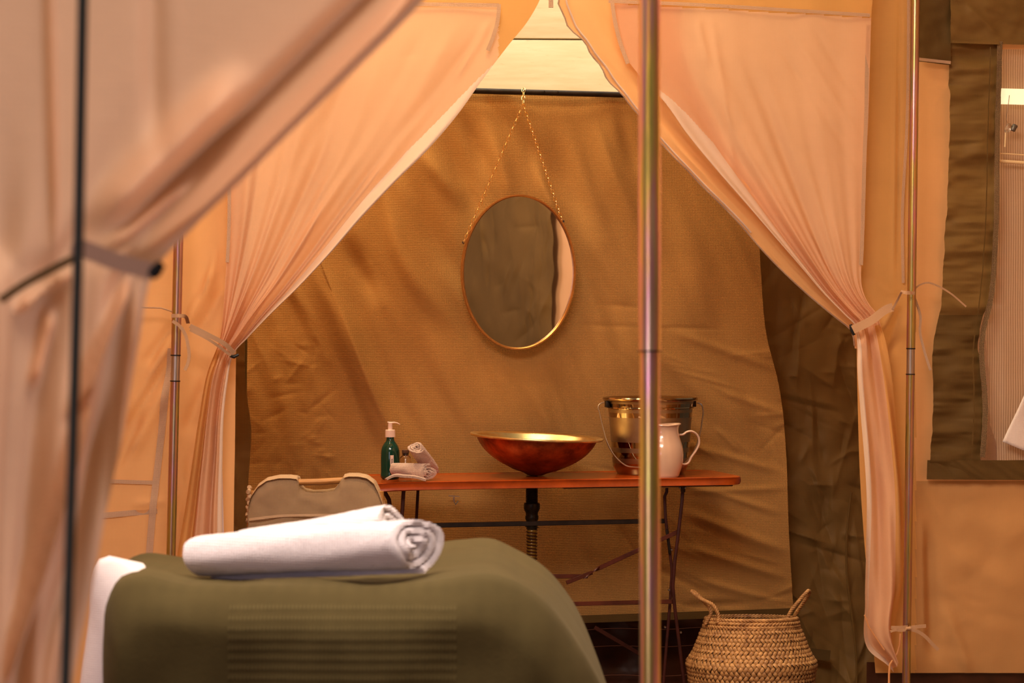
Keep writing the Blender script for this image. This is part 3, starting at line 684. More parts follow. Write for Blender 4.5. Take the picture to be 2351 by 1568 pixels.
mb = MB(); ribpx(mb, [(2099,664),(2110,655),(2130,649),(2150,655),(2180,672),(2218,704)], YP-.06, 4); build('tail', mb, M['strap'], tb)
mb = MB(); ribpx(mb, [(2099,682),(2109,710),(2113,725),(2112,760),(2122,805),(2136,850)], YP-.06, 6); build('tail', mb, M['tape'], tb)
tb = thing('tieback_strap', 'tan strap tying the left curtain to its pole', 'strap', Q(410,725,YP-.13))
mb = MB(); ribpx(mb, [(436,748,-.07),(480,770,-.075),(520,793,-.07),(538,812,-.06)], YP-.02, 10); build('band', mb, M['strap'], tb)
mb = MB(); ribpx(mb, [(436,757,-.07),(480,780,-.078),(530,816,-.06)], YP-.02, 6); build('band', mb, M['strap'], tb)
mb = MB(); ribpx(mb, [(394,725,-.15),(410,725,-.16),(426,727,-.14),(432,742,-.11)], YP, 8); build('loop', mb, M['strap'], tb)
mb = MB(); ribpx(mb, [(396,737),(412,748),(424,765),(432,795),(434,820),(430,838),(424,850)], YP-.15, [None] and 7); build('tail', mb, M['strap'], tb)
tb = thing('ribbon_tie', 'tan bow tied round the foot of the right pole', 'strap', Q(2080,1445,YP-.12))
mb = MB(); ribpx(mb, [(2046,1441),(2062,1441),(2084,1440)], YP-.12, 8); ribpx(mb, [(2044,1450),(2055,1447),(2070,1448),(2086,1445)], YP-.125, 5); build('loop', mb, M['strap'], tb)
mb = MB(); ribpx(mb, [(2086,1442),(2105,1439),(2126,1437)], YP-.125, 8); build('loop', mb, M['strap'], tb)
mb = MB(); ribpx(mb, [(2086,1444),(2105,1449),(2125,1462),(2140,1478),(2154,1492)], YP-.125, 8); build('tail', mb, M['strap'], tb)
mb = MB(); mb.tube([Q(2080,1443,YP-.13), Q(2090,1443,YP-.13)], [.004,.004], 8); build('knot', mb, M['strap'], tb)

# ============================================================ TABLE AND ITS THINGS
O0 = Q(1250, 784, 5.60); U = Vector((math.cos(TH), math.sin(TH), 0)); Vv = Vector((-math.sin(TH), math.cos(TH), 0))
ZT = .757
def Tt(u, v, z): return Vector((O0.x, O0.y, 0)) + U*u + Vv*v + Vector((0, 0, z))
def u_at(px, v):  # u of the pixel column at table depth v
    d = Vector(((px-CX)/F, 1, 0)); A = Vector((O0.x, O0.y, 0))+Vv*v
    # A + U u = d*Y
    det = U.x*(-d.y)+U.y*d.x
    return (-A.x*(-d.y) - A.y*d.x)/det if abs(det) > 1e-9 else 0
def zpx(py, u, v): p = Tt(u, v, 0); return H-(py-CY)/F*p.y
RT = Matrix.Rotation(TH, 3, 'Z')
uL, uR = u_at(832, 0), u_at(1710, 0)
tab = thing('folding_table', 'orange-red metal folding table against the brown canvas wall', 'table', Tt((uL+uR)/2, .2, 0), TH)
# top: sheet with rolled lip
def rr_outline(x0, x1, y0, y1, r, n=8):
    pts = []
    for cx, cy, a0 in ((x1-r, y0+r, -PI/2), (x1-r, y1-r, 0), (x0+r, y1-r, PI/2), (x0+r, y0+r, PI)):
        for k in range(n+1):
            a = a0+k/n*PI/2; pts.append((cx+r*math.cos(a), cy+r*math.sin(a)))
    # densify long sides
    out = []
    for i, p in enumerate(pts):
        q = pts[(i+1) % len(pts)]; d = math.hypot(q[0]-p[0], q[1]-p[1]); m = max(1, int(d/.04))
        for k in range(m): out.append((p[0]+(q[0]-p[0])*k/m, p[1]+(q[1]-p[1])*k/m))
    return out
TD = .34
ol = rr_outline(uL, uR, 0, TD, .05)
def lipz(u, v): # the dented left front corner sags a little
    return -.006*math.exp(-((u-uL)/.06)**2)*math.exp(-(v/.12)**2) + (-.004 if 0 else 0)*1.0
mb = MB(); n = len(ol); cu_, cv_ = (uL+uR)/2, TD/2
rings = []
for inset, dz in ((.006, -.0215), (.001, -.020), (-.0025, -.0155), (-.004, -.009), (-.003, -.003), (-.0001, .001), (.004, .003), (.010, .002), (.016, 0.0), (.03, 0.0)):
    ring = []
    for (u, v) in ol:
        du, dv = cu_-u, cv_-v; k = inset
        ring.append(Tt(u+math.copysign(min(abs(du), k if k > 0 else k), du) if k > 0 else u-math.copysign(-k, du)*(-1 if False else 1)*(1 if abs(abs(du)-(uR-uL)/2) < .06 else 0),
                       v+math.copysign(k, dv)*(1 if abs(abs(dv)-TD/2) < .06 else 0), ZT+dz+lipz(u, v)))
    rings.append(ring)
vs = [p for r in rings for p in r]; fs = []
for i in range(len(rings)-1):
    for k in range(n): fs.append((i*n+k, i*n+(k+1) % n, (i+1)*n+(k+1) % n, (i+1)*n+k))
fs.append(tuple((len(rings)-1)*n+k for k in range(n)))
fs.append(tuple(k for k in range(n))[::-1])
mb.add(vs, fs); build('tabletop', mb, M['redtable'], tab)
mb = MB(); mb.rbox(Tt((u_at(1290,0)+u_at(1690,.05))/2, .05, ZT-.020), (u_at(1680,.03)-u_at(1290,.03), .03, .013), .002, RT); build('rail', mb, M['redsteel'], tab)
mb = MB(); mb.rbox(Tt(uR-.055, .05, ZT-.022), (.05, .05, .008), .002, RT); build('corner_bracket', mb, M['redsteel'], tab)
def flatbar(name, p, q, wid, th, mat, par):
    p = Vector(p); q = Vector(q); d = (q-p); L = d.length; d.normalize()
    x = d; y = Vv.copy(); z = x.cross(y).normalized(); y = z.cross(x)
    R = Matrix((x, y, z)).transposed(); mb = MB(); mb.rbox((p+q)/2, (L, th, wid), min(th, wid)*.3, R, 0, 1); return build(name, mb, mat, par)
def tp(px, py, v): u = u_at(px, v); return Tt(u, v, zpx(py, u, v))
def polyleg(name, pts, v, r, mat=None):
    P_ = [tp(a, b, v if len(c) == 0 else c[0]) for a, b, *c in pts]
    mb = MB(); mb.tube(P_, r, 8, flat=(1, .6)); return build(name, mb, mat or M['redsteel'], tab)
def bolt(px, py, v, s=1.0):
    c = tp(px, py, v); mb = MB(); R = Matrix.Rotation(PI/2, 3, 'X')
    mb.lathe([(.0035*s,-.004*s),(.0035*s,.002*s),(.002*s,.005*s)], 8, c, 0, R); build('bolt', mb, M['steel'], tab)
polyleg('leg', [(1531,1120),(1531,1128),(1526,1140),(1528,1190),(1537,1260),(1543,1310),(1538,1390),(1531,1470),(1524,1560),(1512,1712)], .10, .0045)
polyleg('leg', [(1568,1120),(1566,1150),(1558,1220),(1549,1290),(1545,1345),(1548,1385),(1556,1450),(1567,1540),(1590,1712)], .06, .0050)
polyleg('leg', [(880,1124),(885,1133),(893,1147),(896,1170),(902,1260),(912,1340),(905,1420),(895,1540),(880,1712)], .10, .0060)
polyleg('leg', [(927,1118),(924,1170),(916,1250),(906,1330),(912,1420),(925,1540),(945,1712)], .06, .0055)
polyleg('leg', [(1500,1118),(1490,1250),(1500,1345),(1512,1450),(1520,1690)], .34, .0045)
polyleg('leg', [(960,1118),(950,1300),(960,1450),(966,1690)], .34, .0045)
flatbar('stretcher', tp(898,1208,.11), tp(1532,1196,.11), .0135, .004, M['rod'], tab)
flatbar('stretcher', tp(905,1396,.07), tp(1551,1381,.07), .0125, .004, M['redstrip'], tab)
# crossed and twisted braces
flatbar('brace', tp(1374,1305,.12), tp(1558,1220,.07), .0125, .0035, M['redstrip'], tab)
flatbar('brace', tp(1300,1338,.12), tp(1360,1314,.12), .012, .0035, M['redstrip'], tab)
flatbar('brace', tp(1230,1323,.13), tp(1350,1323,.125), .012, .0035, M['redstrip'], tab)
mb = MB(); tw = []
for k in range(9):
    q = k/8; c = tp(1338, 1325, .122).lerp(tp(1378, 1303, .12), q); a = q*PI*.9
    tw.append((c, a))
vs = []; fs = []
dd = (tw[-1][0]-tw[0][0]).normalized(); zz = dd.cross(Vv).normalized()
for c, a in tw:
    e = zz*math.cos(a)+Vv*math.sin(a); e2 = dd.cross(e).normalized()
    for s1, s2 in ((-1,-1),(1,-1),(1,1),(-1,1)): vs.append(c+e*.006*s1+e2*.0018*s2)
for i in range(8):
    for k in range(4): fs.append((i*4+k, i*4+(k+1) % 4, i*4+4+(k+1) % 4, i*4+4+k))
mb.add(vs, fs); build('brace_twist', mb, M['redstrip'], tab)
flatbar('brace', tp(1365,1440,.3), tp(1500,1520,.3), .012, .0035, M['redsteel'], tab)
flatbar('clamp_plate', tp(1530,1215,.09), tp(1538,1272,.09), .007, .006, M['rod'], tab)
for px, py, v in ((1561,1120,.045),(1573,1120,.045),(1542,1262,.08),(1536,1354,.08),(1527,1440,.09),(1563,1452,.05),(920,1125,.045),(931,1124,.045)): bolt(px, py, v)
mb = MB(); mb.rbox(tp(1568,1118,.05), (.012,.012,.03), .002, RT); build('leg_bracket', mb, M['rod'], tab)
mb = MB(); mb.rbox(tp(926,1119,.05), (.016,.012,.022), .002, RT); build('leg_bracket', mb, M['rod'], tab)

# drain
vb = .20; ub = u_at(1228, vb); dr_u = u_at(1221, vb)
dp = thing('drain_pipe', 'black threaded drain pipe with amber hose under the copper bowl', 'pipe', Tt(dr_u, vb, 0), TH)
zs = lambda py: zpx(py, dr_u, vb)
mb = MB(); prof = []
z = zs(1092)
zend = zs(1156)
k = 0
while z > zend: prof.append((.0180 if k % 2 else .0170, z)); z -= .0016; k += 1
mb.lathe(prof[::-1], 24, Tt(dr_u, vb, 0)); build('threaded_pipe', mb, M['blackmetal'], dp)
mb = MB(); P0 = Tt(dr_u, vb, 0)
mb.lathe([(.013, zs(1216)), (.0158, zs(1215)), (.0165, zs(1196)), (.0195, zs(1191)), (.0195, zs(1185)), (.0180, zs(1183)), (.0182, zs(1177)), (.0215, zs(1172)), (.0238, zs(1168)), (.0238, zs(1157)), (.0228, zs(1155)), (.017, zs(1154))], 32, P0); build('coupling', mb, M['blackmetal'], dp)
mb = MB(); mb.tube([P0+Vector((.0185*math.cos(a), .0185*math.sin(a), zs(1200+a*.9+1.5*math.sin(a*3)))) for a in np.linspace(0, 4*PI, 60)], .0016, 6); build('wire_wrap', mb, M['blackmetal'], dp)
prof = []; z = zs(1216); k = 0
while z > .02: prof.append((.0150 if k % 4 in (1, 2) else .0135, z)); z -= .0023; k += 1
mb = MB(); mb.lathe(prof[::-1], 24, P0); build('hose', mb, M['hosebrass'], dp)
mb = MB(); mb.tube([P0+Vector((.0146*math.cos(a), .0146*math.sin(a), zs(1217)-a/(2*PI)*.0093)) for a in np.linspace(0, 2*PI*60, 60*16)], .0018, 5); build('hose_spiral', mb, M['redsteel'], dp)

# copper bowl
bw = thing('copper_bowl', 'copper basin with brass inside, centred on the red table', 'bowl', Tt(ub, vb, ZT), TH)
tilt = Matrix.Rotation(math.radians(2.6), 3, 'Y') @ Matrix.Rotation(math.radians(1.2), 3, 'X'); Rb = RT @ tilt
c0 = Tt(ub, vb, ZT+.0035)
out_p = [(.022,-.001),(.026,.001),(.036,.006),(.047,.0095),(.062,.014),(.085,.0245),(.105,.034),(.123,.045),(.138,.056),(.151,.068),(.162,.081),(.171,.095),(.177,.109)]
mb = MB(); mb.lathe(resamp(out_p, 40).tolist(), 96, c0, 0, Rb, (1, 0)); build('outer_shell', mb, M['copper'], bw)
inn = [(.1765,.111),(.163,.0965),(.149,.083),(.134,.070),(.117,.057),(.095,.043),(.072,.032),(.05,.024),(.02,.020),(.0005,.0195)]
mb = MB(); mb.lathe(resamp(inn, 30).tolist(), 96, c0, 0, Rb, (0, 1)); build('inner_shell', mb, M['brassin'], bw)
mb = MB(); mb.lathe([(.174,.108),(.186,.1085),(.191,.1075),(.1945,.109),(.1955,.112),(.1945,.1145),(.191,.1152),(.186,.1135),(.177,.1115),(.1755,.111),(.174,.108)], 96, c0, 0, Rb, (0, 0)); build('rim', mb, M['brassin'], bw)

# bucket
vk = .236; uk = u_at(1493, vk); bk = thing('steel_bucket', 'polished steel bucket with wire handle behind the near pole', 'bucket', Tt(uk, vk, ZT), TH)
c0 = Tt(uk, vk, ZT)
bp = [(.092,.0),(.098,.0),(.104,.010),(.109,.018),(.112,.024),(.1145,.06),(.118,.10),(.1215,.15),(.126,.195),(.1285,.218)]
mb = MB(); mb.lathe(bp+[(.1285,.222),(.127,.222),(.1245,.195),(.113,.06),(.110,.026),(.09,.006),(.0005,.004)], 96, c0); build('body', mb, M['bucket'], bk)
mb = MB(); mb.lathe([(.128,.216),(.138,.217),(.1415,.220),(.1425,.224),(.1405,.2275),(.136,.228),(.130,.225),(.1265,.222),(.128,.216)], 96, c0, 0, None, (0, 0)); build('rim', mb, M['bucket'], bk)
mb = MB(); mb.tube([c0+Vector((.1292*math.cos(a), .1292*math.sin(a), .197)) for a in np.linspace(0, 2*PI, 80)[:-1]], .0022, 6, closed=True); build('bead', mb, M['bucket'], bk)
for s in (-1, 1):
    mb = MB(); mb.rbox(c0+RT@Vector((s*.134, -.003, .208)), (.010, .022, .020), .002, RT); build('ear', mb, M['rod'], bk)
hp = []
for x, y in smoothpts([(1387,924),(1379,926),(1374,932),(1377,950),(1385,985),(1395,1018),(1408,1042),(1424,1060),(1440,1070),(1460,1073),(1493,1074),(1526,1074),(1548,1071),(1567,1066),(1585,1049),(1598,1025),(1607,995),(1612,965),(1614,940),(1610,928),(1601,925)], 90):
    f_ = max(0, min(1, (y-925)/148)); v_ = vk-.018-.098*f_; u_ = u_at(x, v_); hp.append(Tt(u_, v_, zpx(y, u_, v_)))
mb = MB(); mb.tube(hp, .0021, 8); build('handle', mb, M['steel'], bk)

# jug
vj = .062; uj = u_at(1521, vj); jg = thing('enamel_jug', 'cream enamel jug standing in front of the steel bucket', 'jug', Tt(uj, vj, ZT), TH)
c0 = Tt(uj, vj, ZT+.001)
jp = resamp([(.044,0),(.046,.002),(.050,.012),(.056,.030),(.0600,.052),(.0605,.070),(.0575,.090),(.0520,.108),(.0475,.124),(.0465,.135),(.0485,.145),(.052,.150)], 40)
n = 64; vs = []
for r, z in jp:
    for k in range(n):
        a = 2*PI*k/n; sp_ = max(0, -math.cos(a))**6; hgt = max(0, (z-.12)/.03)
        rr = r*(1+.35*sp_*hgt); zz_ = z+.020*sp_*hgt**1.5 + .004*hgt*abs(math.cos(a))
        vs.append(c0+RT@Vector((rr*math.cos(a), rr*math.sin(a), zz_)))
fs = [(i*n+k, i*n+(k+1) % n, (i+1)*n+(k+1) % n, (i+1)*n+k) for i in range(len(jp)-1) for k in range(n)]+[tuple(range(n))[::-1]]
mb = MB(); mb.add(vs, fs); o = build('body', mb, M['cream'], jg); md = o.modifiers.new('thickness', 'SOLIDIFY'); md.thickness = .0022; md.offset = -1
mb = MB(); mb.tube(vs[-n:], .0019, 8, closed=True); build('lip', mb, M['cream'], jg)
hp = [tp(x, y, vj) for x, y in smoothpts([(1559,998),(1567,998),(1576,992),(1586,990),(1596,994),(1604,1005),(1605,1018),(1598,1034),(1588,1048),(1578,1064),(1572,1066),(1564,1065)], 50)]
mb = MB(); mb.tube(hp, .0032, 10, flat=(1.0, 1.7)); build('handle', mb, M['cream'], jg)

# soap bottle
vs_ = .16; us = u_at(896, vs_); sb = thing('soap_bottle', 'green pump soap bottle at the left end of the red table', 'bottle', Tt(us, vs_, ZT), TH)
c0 = Tt(us, vs_, ZT+.001); k_ = .97
prof = resamp([(.024,0),(.0265,.003),(.0268,.02),(.0268,.068),(.0262,.080),(.023,.092),(.017,.102),(.0115,.110),(.0108,.122)], 40)
mb = MB(); mb.lathe(prof.tolist(), 48, c0); build('glass_body', mb, M['greensoap'], sb)
mb = MB(); mb.lathe([(.0145,.119),(.0145,.1205),(.0142,.1385),(.0128,.140),(.004,.140)], 32, c0); build('collar', mb, M['creampump'], sb)
mb = MB(); mb.lathe([(.0070,.139),(.0066,.141),(.0062,.158),(.0064,.160),(.002,.161)], 20, c0); build('pump_stem', mb, M['creampump'], sb)
mb = MB(); mb.tube([c0+RT@Vector(p) for p in [(-.008,0,.1615),(-.004,0,.1605),(.004,0,.1600),(.012,0,.1605),(.020,0,.1590),(.0275,0,.1550)]], [.0018,.0025,.0026,.0022,.0018,.0012], 10, flat=(1, 1.6)); build('nozzle', mb, M['creampump'], sb)
lab_a = []
mb = MB(); vs = []; nn = 8
for z in (.033, .0685):
    for k in range(nn+1):
        a = -PI/2+(.0+k/nn*.36)+.06; vs.append(c0+Vector((.0272*math.cos(a), .0272*math.sin(a), z)))
mb.add(vs, [(k, k+1, nn+2+k, nn+1+k) for k in range(nn)]); lb = build('label', mb, M['label'], sb)
def text_mesh(body, size, mat, parent, origin, xdir, ydir, ext=.0003, name='lettering'):
    cu = bpy.data.curves.new(name, 'FONT'); cu.body = body; cu.size = size; cu.extrude = ext; cu.align_x = 'CENTER'; cu.align_y = 'CENTER'
    o = bpy.data.objects.new(name, cu); COL.objects.link(o); bpy.context.view_layer.update()
    me = bpy.data.meshes.new_from_object(o); bpy.data.objects.remove(o)
    x = Vector(xdir).normalized(); y = Vector(ydir).normalized(); z = x.cross(y)
    vs = [Vector(origin)+x*v.co.x+y*v.co.y+z*v.co.z for v in me.vertices]; fs = [list(p.vertices) for p in me.polygons]
    return mesh_obj(name, vs, fs, mat, parent, smooth=False)
am = -PI/2+.24
tx = text_mesh('SOAP', .0062, M['ink'], lb, c0+Vector((.0276*math.cos(am), .0276*math.sin(am), .051)), (0,0,-1), (-math.sin(am), math.cos(am), 0))

# small corked jar
vjj = .20; ujj = u_at(931, vjj); jr = thing('glass_jar', 'small clear glass jar with a dark stopper behind the rolled cloths', 'jar', Tt(ujj, vjj, ZT), TH)
c0 = Tt(ujj, vjj, ZT+.001)
mb = MB(); mb.lathe([(.016,0),(.018,.002),(.018,.052),(.014,.060),(.0095,.063),(.0095,.070),(.0085,.070),(.0085,.063),(.0165,.051),(.0165,.003),(.0005,.002)], 32, c0); build('glass_body', mb, M['clear'], jr)
mb = MB(); mb.lathe([(.0075,.064),(.0095,.0705),(.0105,.071),(.0105,.079),(.009,.080)], 24, c0); build('stopper', mb, M['cork'], jr)

# rolled cloths
def roll(name, a, b, ra, rb, turns, th, mat, parent, seed, squash=1.0, nz=40, fuzz=.0012, updir=None, flip=1, skew=0.0):
    """a spiral-rolled cloth from a to b (axis), outer radii ra, rb"""
    a = Vector(a); b = Vector(b); ax = (b-a).normalized(); up = Vector(updir) if updir else Vector((0,0,1)); up = (up-ax*up.dot(ax)).normalized(); sd = (ax.cross(up)+ax*skew)
    nsp = int(turns*28); g = np.random.default_rng(seed); ph = g.random(6)*6
    prof = []
    for k in range(nsp+1):
        q = k/nsp; ang = q*turns*2*PI*flip+ph[0]; r = (.10+.90*q); prof.append((ang, r))
    loop = [(an, r+.0) for an, r in prof]
    nL = len(loop); rings = []
    hw = .5*th
    for iz in range(nz+1):
        s = iz/nz; c = a.lerp(b, s); R0 = ra+(rb-ra)*s - th*.5
        endr = 1-.16*math.exp(-s/.03)-.16*math.exp(-(1-s)/.03)
        ring = []
        for sign in (1, -1):
            seq = loop if sign == 1 else loop[::-1]
            for an, r in seq:
                w_ = 1+.03*math.sin(an*3+ph[1]+s*5)+.02*math.sin(an*5+ph[2]-s*9)
                rr = r*R0*w_ + sign*hw*endr*(.93) + fuzz*(g.random()-.5)
                shift = (r < 1) * (.004*math.sin(an*2+ph[3]))
                off = ax*(shift+fuzz*1.5*(g.random()-.5)) if iz in (0, nz) else Vector((0,0,0))
                ring.append(c+up*(math.sin(an)*rr*squash)+sd*(math.cos(an)*rr)+off)
        rings.append(ring)
    m = len(rings[0]); vs = [p for r in rings for p in r]
    fs = [(i*m+k, i*m+(k+1) % m, (i+1)*m+(k+1) % m, (i+1)*m+k) for i in range(nz) for k in range(m)]
    for e, base in ((0, 0), (1, nz*m)):
        for k in range(nL-1):
            q = (base+k, base+k+1, base+m-2-k, base+m-1-k); fs.append(q if e else q[::-1])
    mb = MB(); mb.add(vs, fs); return build(name, mb, mat, parent, True, 70)
vt = .06
rc = thing('rolled_washcloth', 'cream rolled washcloth lying flat beside the soap bottle', 'washcloth', tp(945,1098,vt), TH)
roll('roll', tp(908,1078,vt+.05), tp(984,1085,vt-.02), .0205, .0262, 2.5, .0070, M['pinkterry'], rc, 5, squash=.96, skew=-.62)
fl_pts = [(886,1101),(893,1097),(905,1092),(930,1093),(955,1095),(975,1100)]
mb = MB(); ribbon(mb, [tp(x, y, vt-.035)+Vector((0,0,.0)) for x, y in smoothpts(fl_pts, 20)], .006, .05); build('loose_edge', mb, M['pinkterry'], rc)
rc = thing('rolled_washcloth', 'cream rolled washcloth leaning upright on the other roll', 'washcloth', tp(990,1098,vt+.06), TH)
roll('roll', tp(955,1026,vt-.005), tp(990,1074,vt+.085), .0245, .0270, 2.5, .0072, M['pinkterry'], rc, 8, skew=.5, updir=(-.6,.2,.6))

# foil tag on the back wall
ft = thing('foil_tag', 'small silver foil clip on the canvas wall under the table', 'clip', tp(1040,1150,.4))
mb = MB(); ribbon(mb, [Q(1030,1138,6.12), Q(1042,1139,6.12), Q(1055,1140,6.12)], .0035, .001); ribbon(mb, [Q(1042,1139,6.12), Q(1042,1150,6.12), Q(1046,1158,6.12), Q(1052,1150,6.12)], .0035, .001); build('clip_body', mb, M['foil'], ft)

# ============================================================ MIRROR
mz = Q(1190, 625, 6.08)
mr = thing('oval_mirror', 'oval copper framed mirror hanging by a chain on the canvas', 'mirror', mz)
wpx_m = 6.08/F; rx, rz_ = 131*wpx_m*1.0, 178*wpx_m
roll_a = math.radians(0)
def el(a, r, y=0):  # ellipse in the wall plane
    x = math.cos(a)*(rx+r); z = math.sin(a)*(rz_+r); x, z = x*math.cos(roll_a)-z*math.sin(roll_a), x*math.sin(roll_a)+z*math.cos(roll_a)
    return mz + U*(x*1.02) + Vector((0,0,z*.998-y*.06)) - Vv*(y + z*.06)
n = 120; mb = MB(); prof = [(-.0060, .0), (-.0065, .012), (-.004, .015), (0, .015), (.0005, .012), (.0005, -.006), (-.002, -.008), (-.006, -.006)]
vs = [el(2*PI*k/n, r, y) for r, y in prof for k in range(n)]; m_ = len(prof)
fs = [(i*n+k, i*n+(k+1) % n, ((i+1) % m_)*n+(k+1) % n, ((i+1) % m_)*n+k) for i in range(m_) for k in range(n)]
mb.add(vs, fs); build('frame', mb, M['copperframe'], mr)
mb = MB(); vs = [el(2*PI*k/n, -.004, .004) for k in range(n)]; mb.add(vs, [tuple(range(n))]); build('mirror_glass', mb, M['mirror'], mr, False, None)
mb = MB(); vs = [el(2*PI*k/n, -.004, -.004) for k in range(n)]; mb.add(vs, [tuple(range(n))[::-1]]); build('back_plate', mb, M['rod'], mr, False, None)
apex = Q(1201, 240, 6.07)
def chain(p, q, nlk, par):
    p, q = Vector(p), Vector(q); d = (q-p); L = d.length/nlk; d.normalize(); y = Vector((0,1,0)); sdir = d.cross(y).normalized(); mb = MB()
    for k in range(nlk):
        c = p+d*(k+.5)*L; e = (sdir*math.cos(.35)+y*math.sin(.35)) if k % 2 == 0 else (sdir*math.cos(1.25)-y*math.sin(1.25))
        pts = []
        for a in np.linspace(0, 2*PI, 13)[:-1]: pts.append(c+d*math.cos(a)*L*.66+e*math.sin(a)*L*.36)
        mb.tube(pts, .0011, 5, closed=True)
    return tag(build('chain', mb, M['brass'], par), kind='stuff')
chain(apex, Q(1065,556,6.06), 34, mr); chain(apex, Q(1291,507,6.06), 30, mr); chain(onplane(1202, rodz+.010, 6.105), apex, 4, mr)
for px, py in ((1064,557),(1293,508)):
    mb = MB(); c = Q(px, py, 6.065); mb.lathe([(.0035,-.003),(.004,0),(.0035,.003)], 10, c, 0, Matrix.Rotation(PI/2,3,'X')); build('screw', mb, M['rod'], mr)
mb = MB(); mb.tube([onplane(1202, rodz, 6.12)+Vector((0, .0115*math.cos(a), .0115*math.sin(a))) for a in np.linspace(0, 2*PI, 16)[:-1]], .0012, 6, closed=True); build('ring', mb, M['brass'], mr)

# ============================================================ BASKET
YB = 5.62
bc = Q(1725, 1500, YB); bc = Vector((bc.x, bc.y, 0))
bs_ = thing('seagrass_basket', 'woven seagrass belly basket with rope handles by olive wall', 'basket', bc)
def bz(py): return H-(py-CY)/F*bc.y
pxm = bc.y/F
bprof = resamp([(.9*105*pxm, .005),(112*pxm,.012),(124*pxm, .04),(133*pxm,.09),(139*pxm,bz(1590)),(141*pxm,bz(1568)),(144*pxm,bz(1540)),(147*pxm,bz(1525)),(146.5*pxm,bz(1519)),(140*pxm,bz(1508)),(130*pxm,bz(1490)),(121*pxm,bz(1468)),(113*pxm,bz(1448)),(106*pxm,bz(1434))], 120)
mb = MB(); mb.lathe((bprof*np.array([.985,1])).tolist(), 72, bc, 0, None, (1, 0)); build('inner_wall', mb, M['seagrass_dark'], bs_)
# herringbone strips, each a small bulged pad
arc = np.r_[0, np.cumsum(np.hypot(*np.diff(bprof, axis=0).T))]; rowh = .0120; nrow = int(arc[-1]/rowh); mb = MB()
nc_ = 76
for i in range(nrow):
    s0 = (i+.5)*rowh; r = np.interp(s0, arc, bprof[:, 0]); z = np.interp(s0, arc, bprof[:, 1])
    r2 = np.interp(s0+.001, arc, bprof[:, 0]); z2 = np.interp(s0+.001, arc, bprof[:, 1]); tv = Vector((r2-r, 0, z2-z)).normalized()
    sg = 1 if i % 2 else -1
    for k in range(nc_):
        a = 2*PI*(k+.5*(i % 2)+random.uniform(-.1,.1))/nc_
        if math.sin(a) > .35: continue
        er = Vector((math.cos(a), math.sin(a), 0)); et = Vector((-math.sin(a), math.cos(a), 0)); es = Vector((tv.x*math.cos(a), tv.x*math.sin(a), tv.z)); nn_ = et.cross(es).normalized()
        c = bc+er*r+Vector((0,0,z)) + nn_*random.uniform(0,.0012); wq = 2*PI*r/nc_
        dl = (et*sg*.62+es*.80).normalized(); dw = nn_.cross(dl).normalized(); hl = rowh*.74; hw_ = wq*.36
        vv = []
        for x, hh in ((-1, -.0016), (-.45, .0030), (.45, .0030), (1, -.0016)):
            for y in (-1, 0, 1): vv.append(c+dl*hl*x+dw*hw_*y*(1 if abs(x) < .9 else .8)+nn_*(hh+(.0018 if y == 0 else -.0012)))
        mb.add(vv, [(i2*3+j2, i2*3+j2+1, i2*3+j2+4, i2*3+j2+3) for i2 in range(3) for j2 in range(2)])
tag(build('woven_strips', mb, M['seagrass'], bs_, True, None), kind='stuff')
# braided rim: two layers of slanted strands
for lay, zz_, rr in ((0, bz(1436), 107), (1, bz(1428), 105.5), (0, bz(1420), 103)):
    mb = MB(); ns = 78
    for k in range(ns):
        a0 = 2*PI*k/ns; pts = []
        for q in np.linspace(0, 1, 6):
            a = a0+(q-.5)*.17*(1 if lay else -1); r = (rr+2.8*math.sin(q*PI))*pxm; pts.append(bc+Vector((r*math.cos(a), r*math.sin(a), zz_+(q-.5)*.010)))
        mb.tube(pts, [.0014,.0034,.0042,.0042,.0034,.0014], 6)
    tag(build('braided_rim', mb, M['seagrass'], bs_, True, None), kind='stuff')
def rope(pts, par, name='handle', r=.0036, pitch=.022):
    p = np.array([tuple(q) for q in pts]); p = resamp(p, 80) if p.shape[1] == 2 else None
def rope3(pts, r=.0042, tw=.020):
    pts = [Vector(q) for q in pts]; P3 = []
    arr = np.array([tuple(q) for q in pts]); d = np.r_[0, np.cumsum(np.linalg.norm(np.diff(arr, axis=0), axis=1))]; t = np.linspace(0, d[-1], 90)
    m = np.gradient(arr, d, axis=0); i = np.clip(np.searchsorted(d, t, 'right')-1, 0, len(arr)-2); h = (d[i+1]-d[i])[:, None]; u = ((t-d[i])[:, None])/h
    c = (2*u**3-3*u**2+1)*arr[i]+(u**3-2*u**2+u)*h*m[i]+(-2*u**3+3*u**2)*arr[i+1]+(u**3-u**2)*h*m[i+1]
    mb = MB()
    for ph in (0, 2*PI/3, 4*PI/3):
        out = []
        for k in range(90):
            tg = Vector(c[min(k+1, 89)]-c[max(k-1, 0)]).normalized(); y = Vector((0,1,0)); s1 = tg.cross(y).normalized(); s2 = tg.cross(s1)
            a = ph+t[k]/tw*2*PI; out.append(Vector(c[k])+s1*math.cos(a)*r*.75+s2*math.sin(a)*r*.75)
        mb.tube(out, r*.72, 6)
    return mb
def bpt(px, py, dy): Y = bc.y+dy; return P(px, py, Y)
mb = rope3([bpt(1647,1438,-.09), bpt(1650,1424,-.088), bpt(1646,1410,-.086), bpt(1636,1394,-.08), bpt(1618,1384,-.07), bpt(1602,1374,-.06), bpt(1588,1360,-.045), bpt(1594,1362,-.035), bpt(1608,1374,-.045), bpt(1620,1388,-.05), bpt(1629,1400,-.055), bpt(1632,1412,-.055), bpt(1624,1426,-.05), bpt(1619,1438,-.05)])
build('handle', mb, M['seagrass'], bs_, True, None)
